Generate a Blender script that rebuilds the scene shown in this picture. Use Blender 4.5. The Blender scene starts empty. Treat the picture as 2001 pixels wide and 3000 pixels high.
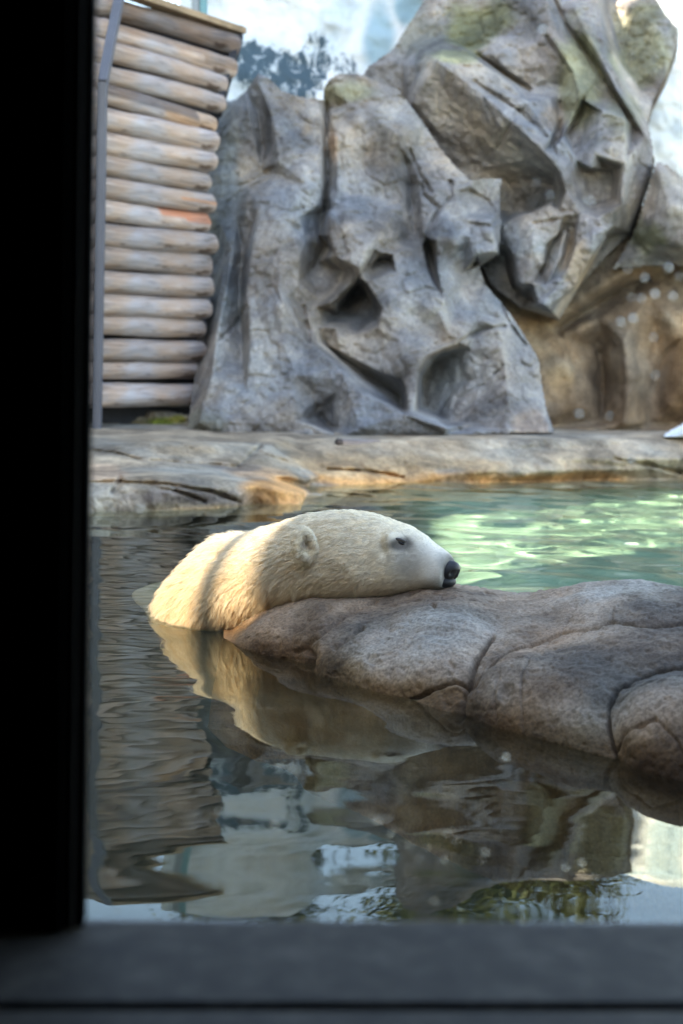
import bpy, bmesh, math, random
import numpy as np
from mathutils import Vector, Matrix
from mathutils.geometry import delaunay_2d_cdt

# ------------------------------------------------------------------ camera, sky, sun, exposure
SC = bpy.context.scene
COL = SC.collection
R = math.radians
F_PX, CX, CY = 4167.0, 1000.5, 1500.0          # photo pixels (2001 x 3000)
CAM_Z = 0.74
PITCH = math.atan(455.0 / F_PX)
ROLL = R(1.8)

cam_d = bpy.data.cameras.new('camera')
cam = bpy.data.objects.new('camera', cam_d)
COL.objects.link(cam)
SC.camera = cam
cam_d.sensor_fit = 'VERTICAL'
cam_d.sensor_height = 36.0
cam_d.lens = 36.0 * F_PX / 3000.0
cam_d.clip_start = 0.02
cam_d.clip_end = 2000.0
cam.matrix_world = (Matrix.Translation((0, 0, CAM_Z)) @ Matrix.Rotation(math.pi / 2 - PITCH, 4, 'X')
                    @ Matrix.Rotation(ROLL, 4, 'Z'))
cam_d.dof.use_dof = True
cam_d.dof.focus_distance = 3.66
cam_d.dof.aperture_fstop = 50.0 / 14.0
cam_d.dof.aperture_blades = 0

SUN_AZ = (0.695, 0.719)                        # horizontal travel direction of the light
SUN_EL = R(30.0)
world = bpy.data.worlds.new('World')
SC.world = world
world.use_nodes = True
wn = world.node_tree
sky = wn.nodes.new('ShaderNodeTexSky')
sky.sky_type = 'NISHITA'
sky.sun_disc = False
sky.sun_elevation = SUN_EL
sky.sun_rotation = math.atan2(-SUN_AZ[0], -SUN_AZ[1])
sky.air_density = 1.0
sky.dust_density = 0.7
sky.ozone_density = 1.0
bg = wn.nodes['Background']
bg.inputs['Strength'].default_value = 0.15
wn.links.new(sky.outputs[0], bg.inputs['Color'])

sun_d = bpy.data.lights.new('sun', 'SUN')
sun_d.energy = 5.0
sun_d.cycles.is_caustics_light = True
sun_d.angle = R(0.53)
sun_d.color = (1.0, 0.93, 0.83)
sun = bpy.data.objects.new('sun', sun_d)
COL.objects.link(sun)
SUN_DIR = Vector((SUN_AZ[0] * math.cos(SUN_EL), SUN_AZ[1] * math.cos(SUN_EL), -math.sin(SUN_EL))).normalized()
sun.rotation_euler = SUN_DIR.to_track_quat('-Z', 'Y').to_euler()
sun.location = (-8, -8, 12)

SC.render.engine = 'CYCLES'
SC.view_settings.view_transform = 'Standard'
SC.view_settings.look = 'None'
SC.view_settings.gamma = 1.0
SC.view_settings.exposure = 2.95
SC.view_settings.use_white_balance = True
SC.view_settings.white_balance_temperature = 7500
SC.view_settings.white_balance_tint = 12
SC.cycles.use_denoising = True
SC.cycles.max_bounces = 12
SC.cycles.diffuse_bounces = 8
SC.cycles.transmission_bounces = 8
SC.cycles.transparent_max_bounces = 12
SC.cycles.caustics_refractive = True
SC.cycles.caustics_reflective = False
SC.cycles.sample_clamp_indirect = 6.0
SC.cycles.sample_clamp_direct = 0.0
SC.cycles.blur_glossy = 0.3

# ------------------------------------------------------------------ helpers
CM = np.array(cam.matrix_world)
CR = CM[:3, :3]
CO = CM[:3, 3]

def ray(px, py):
    px = np.asarray(px, float); py = np.asarray(py, float)
    d = np.stack([(px - CX) / F_PX, -(py - CY) / F_PX, -np.ones_like(px)], -1)
    return d @ CR.T

def W(px, py, Y):
    d = ray(px, py)
    t = (np.asarray(Y, float) - CO[1]) / d[..., 1]
    return CO + d * t[..., None]

def G(px, py, z=0.0):
    d = ray(px, py)
    t = (z - CO[2]) / d[..., 2]
    return CO + d * t[..., None]

def proj(P):
    q = (np.asarray(P) - CO) @ CR
    return CX + F_PX * q[..., 0] / -q[..., 2], CY - F_PX * q[..., 1] / -q[..., 2]

_rs = np.random.RandomState(7)
_perm = np.concatenate([_rs.permutation(256)] * 3)
_grad = _rs.normal(size=(256, 3)); _grad /= np.linalg.norm(_grad, axis=1)[:, None]

def noise(P):
    P = np.asarray(P, float)
    i = np.floor(P).astype(int); f = P - i
    i &= 255
    u = f * f * f * (f * (f * 6 - 15) + 10)
    out = 0
    for dx in (0, 1):
        for dy in (0, 1):
            for dz in (0, 1):
                h = _perm[_perm[_perm[(i[..., 0] + dx) & 255] + ((i[..., 1] + dy) & 255)] + ((i[..., 2] + dz) & 255)]
                g = _grad[h]
                dd = f - np.array([dx, dy, dz])
                w = (u[..., 0] if dx else 1 - u[..., 0]) * (u[..., 1] if dy else 1 - u[..., 1]) * (u[..., 2] if dz else 1 - u[..., 2])
                out = out + w * (g * dd).sum(-1)
    return out * 1.6

def fbm(P, octaves=4, gain=0.5, ridged=False):
    P = np.asarray(P, float); a = 1.0; s = 0; t = 0
    for o in range(octaves):
        n = noise(P * 2 ** o + 17.3 * o)
        if ridged: n = 1 - 2 * np.abs(n)
        s = s + a * n; t += a; a *= gain
    return s / t

def smoothstep(a, b, x):
    t = np.clip((x - a) / (b - a), 0, 1)
    return t * t * (3 - 2 * t)

def tag(o, label=None, cat=None, group=None, kind=None):
    if label: o['label'] = label
    if cat: o['category'] = cat
    if group: o['group'] = group
    if kind: o['kind'] = kind
    return o

def mesh_obj(name, V, Fc, mat=None, parent=None, smooth=True, tint=None):
    me = bpy.data.meshes.new(name)
    me.from_pydata([tuple(map(float, v)) for v in V], [], [tuple(map(int, f)) for f in Fc])
    me.update()
    if smooth:
        me.shade_smooth()
    if tint is not None:
        a = me.color_attributes.new('tint', 'FLOAT_COLOR', 'POINT')
        c = np.ones((len(V), 4), np.float32); c[:, :3] = tint
        a.data.foreach_set('color', c.ravel())
    o = bpy.data.objects.new(name, me)
    COL.objects.link(o)
    if mat: me.materials.append(mat)
    if parent is not None: o.parent = parent
    return o

def empty(name, loc=(0, 0, 0)):
    o = bpy.data.objects.new(name, None)
    o.empty_display_size = 0.1
    COL.objects.link(o)
    o.location = loc
    return o

def box(name, lo, hi, mat, parent=None, bevel=0.0):
    """axis-aligned box as its own mesh, world coordinates"""
    bm = bmesh.new()
    bmesh.ops.create_cube(bm, size=1.0)
    lo = np.array(lo, float); hi = np.array(hi, float)
    for v in bm.verts:
        v.co = Vector([(lo[k] + hi[k]) / 2 + v.co[k] * (hi[k] - lo[k]) for k in range(3)])
    if bevel:
        bmesh.ops.bevel(bm, geom=bm.edges[:], offset=bevel, segments=2, affect='EDGES', profile=0.6)
    me = bpy.data.meshes.new(name); bm.to_mesh(me); bm.free()
    o = bpy.data.objects.new(name, me); COL.objects.link(o)
    me.materials.append(mat)
    if parent is not None: o.parent = parent
    return o

# ------------------------------------------------------------------ materials
class NT:
    def __init__(s, name):
        s.m = bpy.data.materials.new(name); s.m.use_nodes = True
        s.t = s.m.node_tree; s.b = s.t.nodes['Principled BSDF']; s.out = s.t.nodes['Material Output']
    def n(s, typ, **kw):
        x = s.t.nodes.new(typ)
        for k, v in kw.items():
            if k.startswith('i_'): x.inputs[k[2:].replace('_', ' ')].default_value = v
            else: setattr(x, k, v)
        return x
    def l(s, a, b): s.t.links.new(a, b)
    def ramp(s, fac, stops):
        r = s.n('ShaderNodeValToRGB')
        e = r.color_ramp.elements
        while len(e) < len(stops): e.new(0.5)
        for k, (p, c) in enumerate(stops):
            e[k].position = p; e[k].color = (c[0], c[1], c[2], 1)
        s.l(fac, r.inputs['Fac']); return r.outputs['Color']
    def noise(s, vec, scale, detail=4, rough=0.55, dist=0.0):
        x = s.n('ShaderNodeTexNoise'); x.inputs['Scale'].default_value = scale
        x.inputs['Detail'].default_value = detail; x.inputs['Roughness'].default_value = rough
        x.inputs['Distortion'].default_value = dist
        if vec is not None: s.l(vec, x.inputs['Vector'])
        return x.outputs['Fac']
    def mix(s, fac, a, b, mode='MIX'):
        x = s.n('ShaderNodeMix', data_type='RGBA', blend_type=mode)
        for sock, v in ((x.inputs[0], fac), (x.inputs[6], a), (x.inputs[7], b)):
            if isinstance(v, (int, float)): sock.default_value = v
            elif isinstance(v, tuple): sock.default_value = (v[0], v[1], v[2], 1)
            else: s.l(v, sock)
        return x.outputs[2]
    def bump(s, h, strength, dist):
        x = s.n('ShaderNodeBump'); x.inputs['Strength'].default_value = strength; x.inputs['Distance'].default_value = dist
        s.l(h, x.inputs['Height']); s.l(x.outputs[0], s.b.inputs['Normal']); return x
    def coord(s, scale=None):
        c = s.n('ShaderNodeTexCoord').outputs['Object']
        if scale:
            m = s.n('ShaderNodeMapping'); m.inputs['Scale'].default_value = scale
            s.l(c, m.inputs['Vector']); return m.outputs[0]
        return c
    def done(s, rough=0.8, spec=0.3):
        s.b.inputs['Roughness'].default_value = rough
        s.b.inputs['Specular IOR Level'].default_value = spec
        return s.m

def mat_rock(name, cols, scale=1.6, fine=40, bump=0.35, bdist=0.02, speck=0.25, rough=0.85, stops=(0.30, 0.47, 0.58, 0.72)):
    t = NT(name); c = t.coord()
    big = t.noise(c, scale, 6, 0.62, 0.6)
    col = t.ramp(big, list(zip(stops, cols)))
    streak = t.noise(t.coord((7, 7, 1.1)), 1.0, 5, 0.6, 0.4)
    col = t.mix(0.35, col, t.ramp(streak, [(0.35, (0.45, 0.46, 0.48)), (0.6, (1.12, 1.1, 1.06))]), 'MULTIPLY')
    sp = t.noise(c, fine, 3, 0.7)
    col = t.mix(speck * 2, col, t.ramp(sp, [(0.35, (0.55, 0.55, 0.55)), (0.62, (1.25, 1.25, 1.25))]), 'MULTIPLY')
    at = t.n('ShaderNodeVertexColor', layer_name='tint').outputs['Color']
    col = t.mix(1.0, col, at, 'MULTIPLY')
    t.l(col, t.b.inputs['Base Color'])
    h = t.mix(0.5, t.noise(c, fine * 0.35, 8, 0.65), sp)
    t.bump(h, bump, bdist)
    return t.done(rough, 0.25)

def mat_plain(name, color, rough=0.7, spec=0.3, nscale=0, var=0.3, bump=0, metallic=0):
    t = NT(name)
    if nscale:
        n = t.noise(t.coord(), nscale, 6, 0.6)
        a = tuple(x * (1 - var) for x in color); b = tuple(min(1, x * (1 + var)) for x in color)
        t.l(t.ramp(n, [(0.3, a), (0.7, b)]), t.b.inputs['Base Color'])
        if bump: t.bump(n, bump, 0.01)
    else:
        t.b.inputs['Base Color'].default_value = (*color, 1)
    t.b.inputs['Metallic'].default_value = metallic
    return t.done(rough, spec)

# ------------------------------------------------------------------ relief builder
def poly_mask(px, py, poly):
    inside = np.zeros(px.shape, bool)
    n = len(poly)
    for i in range(n):
        x1, y1 = poly[i][:2]; x2, y2 = poly[(i + 1) % n][:2]
        if y1 == y2: continue
        c = ((y1 > py) != (y2 > py)) & (px < (x2 - x1) * (py - y1) / (y2 - y1) + x1)
        inside ^= c
    return inside

def seg_dist(px, py, line):
    d = np.full(px.shape, 1e9)
    for (x1, y1), (x2, y2) in zip(line[:-1], line[1:]):
        dx, dy = x2 - x1, y2 - y1
        t = np.clip(((px - x1) * dx + (py - y1) * dy) / (dx * dx + dy * dy + 1e-9), 0, 1)
        d = np.minimum(d, np.hypot(px - x1 - t * dx, py - y1 - t * dy))
    return d

def blur(a, m, n):
    for _ in range(n):
        s = np.zeros_like(a); w = np.zeros_like(a)
        for dj in (-1, 0, 1):
            for di in (-1, 0, 1):
                k = (2 - abs(di)) * (2 - abs(dj))
                s += k * np.roll(np.roll(a * m, dj, 0), di, 1); w += k * np.roll(np.roll(m, dj, 0), di, 1)
        a = np.where(m > 0, s / np.maximum(w, 1e-9), a)
    return a

def relief(name, outline, chains, mat, g=5, smooth=1, nz=((0.5, 0.10, False), (0.16, 0.03, True)), cracks=(), paint=(),
           skirt=1.2, parent=None, seed=0.0, fract=0.0):
    """a rock body: its front face is interpolated between surveyed points (photo x, photo y, distance), then roughened;
    its flanks run back behind it"""
    pts, dep, edges = [], [], []
    def add(chain, closed):
        b = len(pts)
        for p in chain:
            pts.append(Vector((p[0], p[1]))); dep.append(1.0 / p[2])
        for k in range(len(chain) - 1): edges.append((b + k, b + k + 1))
        if closed: edges.append((b + len(chain) - 1, b))
    add(outline, True)
    for c in chains: add(c, False)
    v2, _, f2, ov, _, _ = delaunay_2d_cdt(pts, edges, [], 0, 0.5)
    P0 = np.array([(p.x, p.y) for p in pts]); D0 = np.array(dep)
    D2 = np.zeros(len(v2))
    for k, v in enumerate(v2):
        if ov[k]: D2[k] = np.mean([D0[j] for j in ov[k]])
        else:
            w = 1 / (((P0 - np.array([v.x, v.y])) ** 2).sum(1) + 1); w /= w.sum(); D2[k] = (w ** 2 * D0).sum() / (w ** 2).sum()
    xs = [p[0] for p in outline]; ys = [p[1] for p in outline]
    gx = np.arange(min(xs) - g, max(xs) + 2 * g, g); gy = np.arange(min(ys) - g, max(ys) + 2 * g, g)
    PX, PY = np.meshgrid(gx, gy)
    inv = np.zeros(PX.shape)
    for f in f2:
        a, b, c = [np.array([v2[k].x, v2[k].y]) for k in f]
        i0, i1 = np.searchsorted(gx, [min(a[0], b[0], c[0]) - 1e-6, max(a[0], b[0], c[0]) + 1e-6])
        j0, j1 = np.searchsorted(gy, [min(a[1], b[1], c[1]) - 1e-6, max(a[1], b[1], c[1]) + 1e-6])
        if i1 <= i0 or j1 <= j0: continue
        x = PX[j0:j1, i0:i1]; y = PY[j0:j1, i0:i1]
        det = (b[1] - c[1]) * (a[0] - c[0]) + (c[0] - b[0]) * (a[1] - c[1])
        if abs(det) < 1e-9: continue
        l1 = ((b[1] - c[1]) * (x - c[0]) + (c[0] - b[0]) * (y - c[1])) / det
        l2 = ((c[1] - a[1]) * (x - c[0]) + (a[0] - c[0]) * (y - c[1])) / det
        l3 = 1 - l1 - l2
        ok = (l1 > -1e-6) & (l2 > -1e-6) & (l3 > -1e-6)
        inv[j0:j1, i0:i1] = np.where(ok, l1 * D2[f[0]] + l2 * D2[f[1]] + l3 * D2[f[2]], inv[j0:j1, i0:i1])
    m = (poly_mask(PX, PY, outline) & (inv > 0)).astype(float)
    inv = blur(inv, m, smooth)
    Y = 1 / np.where(inv > 0, inv, 1)
    P = W(PX, PY, Y)
    off = np.zeros(PX.shape)
    for (lam, amp, rid) in nz:
        off += amp * fbm(P / lam + seed, 4, 0.5, rid)
    for lam, dp in ((0.62, fract), (0.27, fract * .35)):          # network of fine fractures
        n_ = fbm(P / lam + seed * 3.1 + 40, 3)
        off += dp * np.exp(-(n_ / 0.022) ** 2)
    for line, wd, dp in cracks:
        wob = 6 * noise(np.stack([PX / 40, PY / 40, PX * 0 + seed], -1))
        dd = np.abs(seg_dist(PX, PY, line) + wob * 0.6)
        off += dp * np.exp(-(dd / wd) ** 2)
    P = W(PX, PY, Y + off)
    hue = fbm(P / 0.55 + seed + 21, 3)[..., None]; val = fbm(P / 0.3 + seed + 31, 4)[..., None]
    tint = 1 + np.clip(hue, -.4, .4) * np.array([.28, .03, -.26]) + np.clip(val, -.4, .4) * 0.5
    pn = fbm(P * 2.2 + seed + 5, 4) * 0.9
    for (x, y, rx, ry, c, s) in paint:
        q = 1 - np.hypot((PX - x) / rx, (PY - y) / ry) + pn
        k = np.clip(smoothstep(-0.05, 0.5, q) * s, 0, 1)[..., None]
        tint = tint * (1 - k) + np.array(c) * k
    idx = -np.ones(PX.shape, int)
    mm = m > 0
    cell = mm[:-1, :-1] & mm[1:, :-1] & mm[:-1, 1:] & mm[1:, 1:]
    use = np.zeros_like(mm)
    use[:-1, :-1] |= cell; use[1:, :-1] |= cell; use[:-1, 1:] |= cell; use[1:, 1:] |= cell
    idx[use] = np.arange(use.sum())
    V = P[use]; T = tint[use]
    a = idx[:-1, :-1][cell]; b = idx[:-1, 1:][cell]; c = idx[1:, 1:][cell]; d = idx[1:, :-1][cell]
    quads = np.stack([a, d, c, b], 1)
    # flanks
    E = np.concatenate([quads[:, [0, 1]], quads[:, [1, 2]], quads[:, [2, 3]], quads[:, [3, 0]]])
    key = {}
    for e0, e1 in E: key[(e0, e1)] = 1
    bnd = [(e0, e1) for (e0, e1) in key if (e1, e0) not in key]
    bv = sorted({e for ed in bnd for e in ed}); mp = {v: len(V) + k for k, v in enumerate(bv)}
    dirs = V[bv] - CO; dirs /= np.linalg.norm(dirs, axis=1)[:, None]
    dirs[:, 2] *= 0.6
    V = np.concatenate([V, V[bv] + dirs * skirt]); T = np.concatenate([T, T[bv]])
    side = [(e1, e0, mp[e0], mp[e1]) for e0, e1 in bnd]
    return mesh_obj(name, V, [tuple(q) for q in quads] + side, mat, parent, True, T)

# ------------------------------------------------------------------ viewing shelter (the camera stands inside it)
M_black = mat_plain('black_frame_paint', (0.0016, 0.0017, 0.002), 0.9, 0.02)
M_bead = mat_plain('bead_paint', (0.010, 0.011, 0.013), 0.6, 0.2)
M_room = mat_plain('dark_room_paint', (0.02, 0.02, 0.022), 0.8, 0.2)
M_shade_wall = mat_plain('grey_shade_wall', (0.30, 0.29, 0.27), 0.9, 0.2, 2.0, 0.2)

tb = NT('weathered_ledge_board')
cb = tb.coord((1, 1, 1))
nb = tb.noise(cb, 26, 5, 0.6, 0.3); nb2 = tb.noise(tb.coord((3, 60, 20)), 1.0, 4)
tb.l(tb.mix(0.35, tb.ramp(nb, [(0.32, (0.021, 0.0185, 0.0150)), (0.52, (0.040, 0.035, 0.028)), (0.7, (0.078, 0.069, 0.056))]),
            tb.ramp(nb2, [(0.3, (0.5, 0.5, 0.5)), (0.7, (1.1, 1.1, 1.1))]), 'MULTIPLY'), tb.b.inputs['Base Color'])
tb.bump(nb, 0.3, 0.004)
M_ledge = tb.done(0.75, 0.3)

YAW = R(3.8)
WIN = (0.0, 1.2, 0.0)
def win_thing(name, label, cat):
    e = empty(name, WIN); e.rotation_euler = (0, 0, YAW)
    return tag(e, label, cat)
zs = float(W(1100, 2693, 1.262)[2])
yf = float(G(1100, 2940, zs)[1]) - 1.2
yg = float(G(1100, 2962, zs)[1]) - 1.2

wf = win_thing('window_frame', 'black painted frame post beside the shelter window pane', 'window frame')
box('jamb', (-0.75, 0.018, zs + 0.002), (-0.2350, 0.06, 2.05), M_black, wf, 0.003)
box('glazing_bead', (-0.2347, 0.026, zs + 0.002), (-0.2247, 0.058, 2.05), M_bead, wf, 0.002)
box('gasket', (-0.2245, 0.032, zs + 0.002), (-0.2163, 0.056, 2.05), M_black, wf, 0.001)
box('jamb', (2.3, -0.10, zs + 0.002), (2.6, 0.06, 2.05), M_black, wf, 0.003)
box('head_rail', (-0.75, -0.10, 2.052), (2.6, 0.06, 2.2), M_black, wf, 0.003)

wl = win_thing('window_ledge', 'weathered grey two-board ledge under the window', 'ledge')
box('board', (-1.4, yf, zs - 0.035), (2.6, 0.058, zs), M_ledge, wl, 0.004)
box('board', (-1.4, yf - 0.42, zs - 0.035), (2.6, yg, zs), M_ledge, wl, 0.004)
box('bearer', (-1.4, yg - 0.05, zs - 0.10), (2.6, yf + 0.05, zs - 0.037), M_black, wl)

tg = NT('window_glass')
tr = tg.n('ShaderNodeBsdfTransparent'); tr.inputs['Color'].default_value = (0.985, 0.99, 0.985, 1)
gl = tg.n('ShaderNodeBsdfGlossy'); gl.inputs['Roughness'].default_value = 0.0
mx = tg.n('ShaderNodeMixShader'); mx.inputs[0].default_value = 0.035
tg.l(tr.outputs[0], mx.inputs[1]); tg.l(gl.outputs[0], mx.inputs[2]); sm_ = tg.ramp(tg.noise(tg.coord(), 5.0, 4, 0.6, 0.8), [(0.40, (0.0, 0.0, 0.0)), (0.80, (0.006, 0.006, 0.006))])
tlg = tg.n('ShaderNodeBsdfTranslucent'); tlg.inputs['Color'].default_value = (0.8, 0.8, 0.78, 1)
mx2 = tg.n('ShaderNodeMixShader'); tg.l(sm_, mx2.inputs[0]); tg.l(mx.outputs[0], mx2.inputs[1]); tg.l(tlg.outputs[0], mx2.inputs[2])
tg.l(mx2.outputs[0], tg.out.inputs['Surface'])
wp = win_thing('window_pane', 'clear glass pane spotted with small water drops', 'window pane')
box('glass', (-0.2235, 0.040, zs + 0.003), (2.299, 0.052, 2.051), tg.m, wp)

sh = win_thing('shelter_wall', 'dark wall below and around the viewing window', 'wall')
box('wall_panel', (-1.4, -0.06, -1.6), (3.6, 0.057, zs - 0.102), M_room, sh)
box('wall_panel', (-1.4, 0.018, zs + 0.002), (-0.752, 0.06, 2.2), M_room, sh)
box('wall_panel', (2.602, -0.10, zs - 0.10), (3.6, 0.06, 2.2), M_room, sh)
for nm, lo, hi in (('shelter_floor', (-1.4, -5.2, -1.0), (3.6, -0.062, -0.9)), ('shelter_ceiling', (-1.5, -5.3, 2.202), (3.7, 0.12, 2.3)),
                   ('shelter_wall_left', (-1.5, -5.3, -1.0), (-1.402, 0.058, 2.2)), ('shelter_wall_right', (3.602, -5.3, -1.0), (3.7, 0.058, 2.2)),
                   ('shelter_wall_back', (-1.4, -5.3, -0.898), (3.6, -5.202, 2.2))):
    o = box(nm, lo, hi, M_room); o.location = WIN; o.rotation_euler = (0, 0, YAW); tag(o, kind='structure')

# unseen shade wall, made up to block the sun; openings let two beams through
vb = tag(empty('shade_wall', (-5.1, 0, -1)), 'added unseen grey wall with openings, shading the pool from the left', 'shade wall')
def seg(y0, y1, z0, z1, nm='wall_panel', x0=-5.03, x1=-4.97):
    o = box(nm, (x0 + 5.1, y0, z0 + 1), (x1 + 5.1, y1, z1 + 1), M_shade_wall, vb)
    return o
B1 = (-1.30, -0.30, 3.40, 4.52)     # y0, y1, z0, z1 of the slatted opening, beam on the bear
B2 = (-0.22, 1.62, 4.22, 6.6)       # the open one
seg(-9, B1[0], -1, 11.5); seg(B2[1], 4.4, -1, 11.5)
seg(B1[0], B1[1], -1, B1[2]); seg(B1[0], B1[1], B1[3], 11.5)
seg(B1[1], B2[0], -1, 11.5)
seg(B2[0], B2[1], -1, B2[2]); seg(B2[0], B2[1], B2[3], 11.5)
seg(4.4, 5.15, -1, 9.35); seg(5.15, 6.8, -1, 10.5); seg(6.8, 13, -1, 10.0)
seg(-1.082, -1.028, B1[2], B1[3], 'post')  # put in to cast the stripe across the bear's shoulder
nsl = 28
for k in range(nsl):
    z0 = B1[2] + (B1[3] - B1[2]) * (k + 0.25) / nsl
    seg(B1[0], B1[1], z0, z0 + 0.0195, 'dimmer_slat', -4.969, -4.955)  # slats added only to dim the sun beam on the bear

# ------------------------------------------------------------------ pool: water surface, basin
def wave(x, y):
    rs = np.random.RandomState(11)
    h = np.zeros_like(x)
    d = np.hypot(x, y)
    ripple = smoothstep(3.0, 4.6, y) * (0.40 + 0.40 * fbm(np.stack([x * 1.3, y * 0.9, x * 0], -1) + 3.0, 3)) + 0.20
    ripple += 0.30 * smoothstep(-0.18, -0.42, x) * smoothstep(1.8, 3.0, y)
    ripple *= 1 + 0.8 * smoothstep(0.0, 0.6, x) * smoothstep(4.4, 5.2, y)
    for k in range(16):          # slow swell
        lam = rs.uniform(0.22, 0.75); th = rs.normal(0, 0.65) + math.pi / 2
        sl = 0.0032
        kk = 2 * math.pi / lam
        h += sl / kk * np.sin(kk * (x * math.cos(th) + y * math.sin(th)) + rs.uniform(0, 6.28))
    wx = x + 0.10 * noise(np.stack([x * 1.7, y * 1.7, x * 0 + 4.0], -1)); wy = y + 0.05 * noise(np.stack([x * 2.1, y * 2.1, x * 0 + 9.0], -1))
    for lam, sl in ((0.21, 0.014), (0.11, 0.014), (0.055, 0.018), (0.030, 0.018)):      # ripples, crests mostly across the view
        th = 0.35 * math.sin(lam * 90)
        a_ = wx * math.cos(th) + wy * math.sin(th); b_ = -wx * math.sin(th) + wy * math.cos(th)
        h += ripple * sl * lam * 0.42 * noise(np.stack([a_ / (lam * 2.3), b_ / lam, x * 0 + lam * 100], -1))
    rr = smoothstep(-0.05, 0.35, x - 0.05 * (y - 5)) * smoothstep(4.2, 4.9, y)          # livelier water right of the bear's nose
    for lam, sl in ((0.36, 0.080), (0.20, 0.13), (0.11, 0.085)):
        h += rr * sl * lam * 0.42 * noise(np.stack([wx / (lam * 1.6) + 3, wy / lam + 7, x * 0 + lam * 50 + 2], -1))
    return h

nr, nc = 620, 460
yy = 1.27 * (9.9 / 1.27) ** np.linspace(0, 1, nr)
ss = np.linspace(-0.62, 0.66, nc)
YY, SS = np.meshgrid(yy, ss, indexing='ij')
XX = SS * (YY + 1.4)
ZZ = wave(XX, YY)
V = np.stack([XX, YY, ZZ], -1).reshape(-1, 3)
I = np.arange(nr * nc).reshape(nr, nc)
Q = np.stack([I[:-1, :-1], I[:-1, 1:], I[1:, 1:], I[1:, :-1]], -1).reshape(-1, 4)
tw = NT('pool_water')
tw.t.nodes.remove(tw.b)
gw = tw.n('ShaderNodeBsdfGlass'); gw.inputs['IOR'].default_value = 1.38; gw.inputs['Roughness'].default_value = 0.0
gw.inputs['Color'].default_value = (0.90, 0.95, 0.89, 1)
tw.l(gw.outputs[0], tw.out.inputs['Surface'])
water = mesh_obj('pool_water', V, Q, tw.m); tag(water, kind='structure')
water.cycles.is_caustics_caster = True

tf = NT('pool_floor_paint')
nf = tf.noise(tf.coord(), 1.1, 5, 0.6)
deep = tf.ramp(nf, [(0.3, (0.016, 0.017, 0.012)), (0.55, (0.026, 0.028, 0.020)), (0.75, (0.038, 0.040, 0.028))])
pale = tf.ramp(nf, [(0.3, (0.23, 0.36, 0.27)), (0.55, (0.32, 0.48, 0.36)), (0.75, (0.40, 0.56, 0.43))])  # paler tone that lifts the sunlit patch
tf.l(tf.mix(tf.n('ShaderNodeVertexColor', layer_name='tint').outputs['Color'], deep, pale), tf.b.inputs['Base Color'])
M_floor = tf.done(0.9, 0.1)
fx = np.linspace(-8, 9, 140); fy = np.linspace(1.2, 12, 110)
FX, FY = np.meshgrid(fx, fy)
SUN_SHELF = smoothstep(4.6, 5.4, FY + 0.1 * FX) * smoothstep(0.0, 0.42, FX - 0.03 * (FY - 5))  # pale raised floor, added under the sun patch to brighten it
FZ = -1.6 + 0.95 * SUN_SHELF + 0.05 * fbm(np.stack([FX, FY, FX * 0], -1), 3)
I = np.arange(FX.size).reshape(FX.shape)
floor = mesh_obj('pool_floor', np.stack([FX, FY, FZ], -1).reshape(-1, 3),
                 np.stack([I[:-1, :-1], I[:-1, 1:], I[1:, 1:], I[1:, :-1]], -1).reshape(-1, 4), M_floor, None, True, np.repeat(SUN_SHELF.reshape(-1, 1), 3, 1))
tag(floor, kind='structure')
floor.cycles.is_caustics_receiver = True
gnd = mesh_obj('ground', [(-60, -60, -1.9), (60, -60, -1.9), (60, 80, -1.9), (-60, 80, -1.9)], [(0, 1, 2, 3)],
               mat_plain('grey_ground', (0.16, 0.15, 0.13), 0.95, 0.1, 0.6, 0.25), None, False)
tag(gnd, kind='structure')

# ------------------------------------------------------------------ rock cliffs
GREY = ((0.105, 0.10, 0.098), (0.20, 0.186, 0.178), (0.29, 0.264, 0.238), (0.40, 0.355, 0.305))
M_cliff = mat_rock('grey_cast_rock', GREY, stops=(0.33, 0.47, 0.56, 0.69))
M_brown = mat_rock('brown_cast_rock', ((0.13, 0.095, 0.065), (0.23, 0.165, 0.11), (0.33, 0.235, 0.15), (0.41, 0.32, 0.22)))
MOSS = (0.72, 0.80, 0.42); TAN = (1.25, 1.02, 0.74); BLUE = (0.72, 0.84, 0.94); PALE = (1.25, 1.22, 1.12); RUST = (1.5, 0.98, 0.6)

def A(off, *pts):
    return [(x, y, 9.75 + (1265 - y) / 1050.0 * 1.25 + off + 0.74 * (p[2] if len(p) > 2 else 0)) for p in pts for x, y in [p[:2]]]

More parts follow.
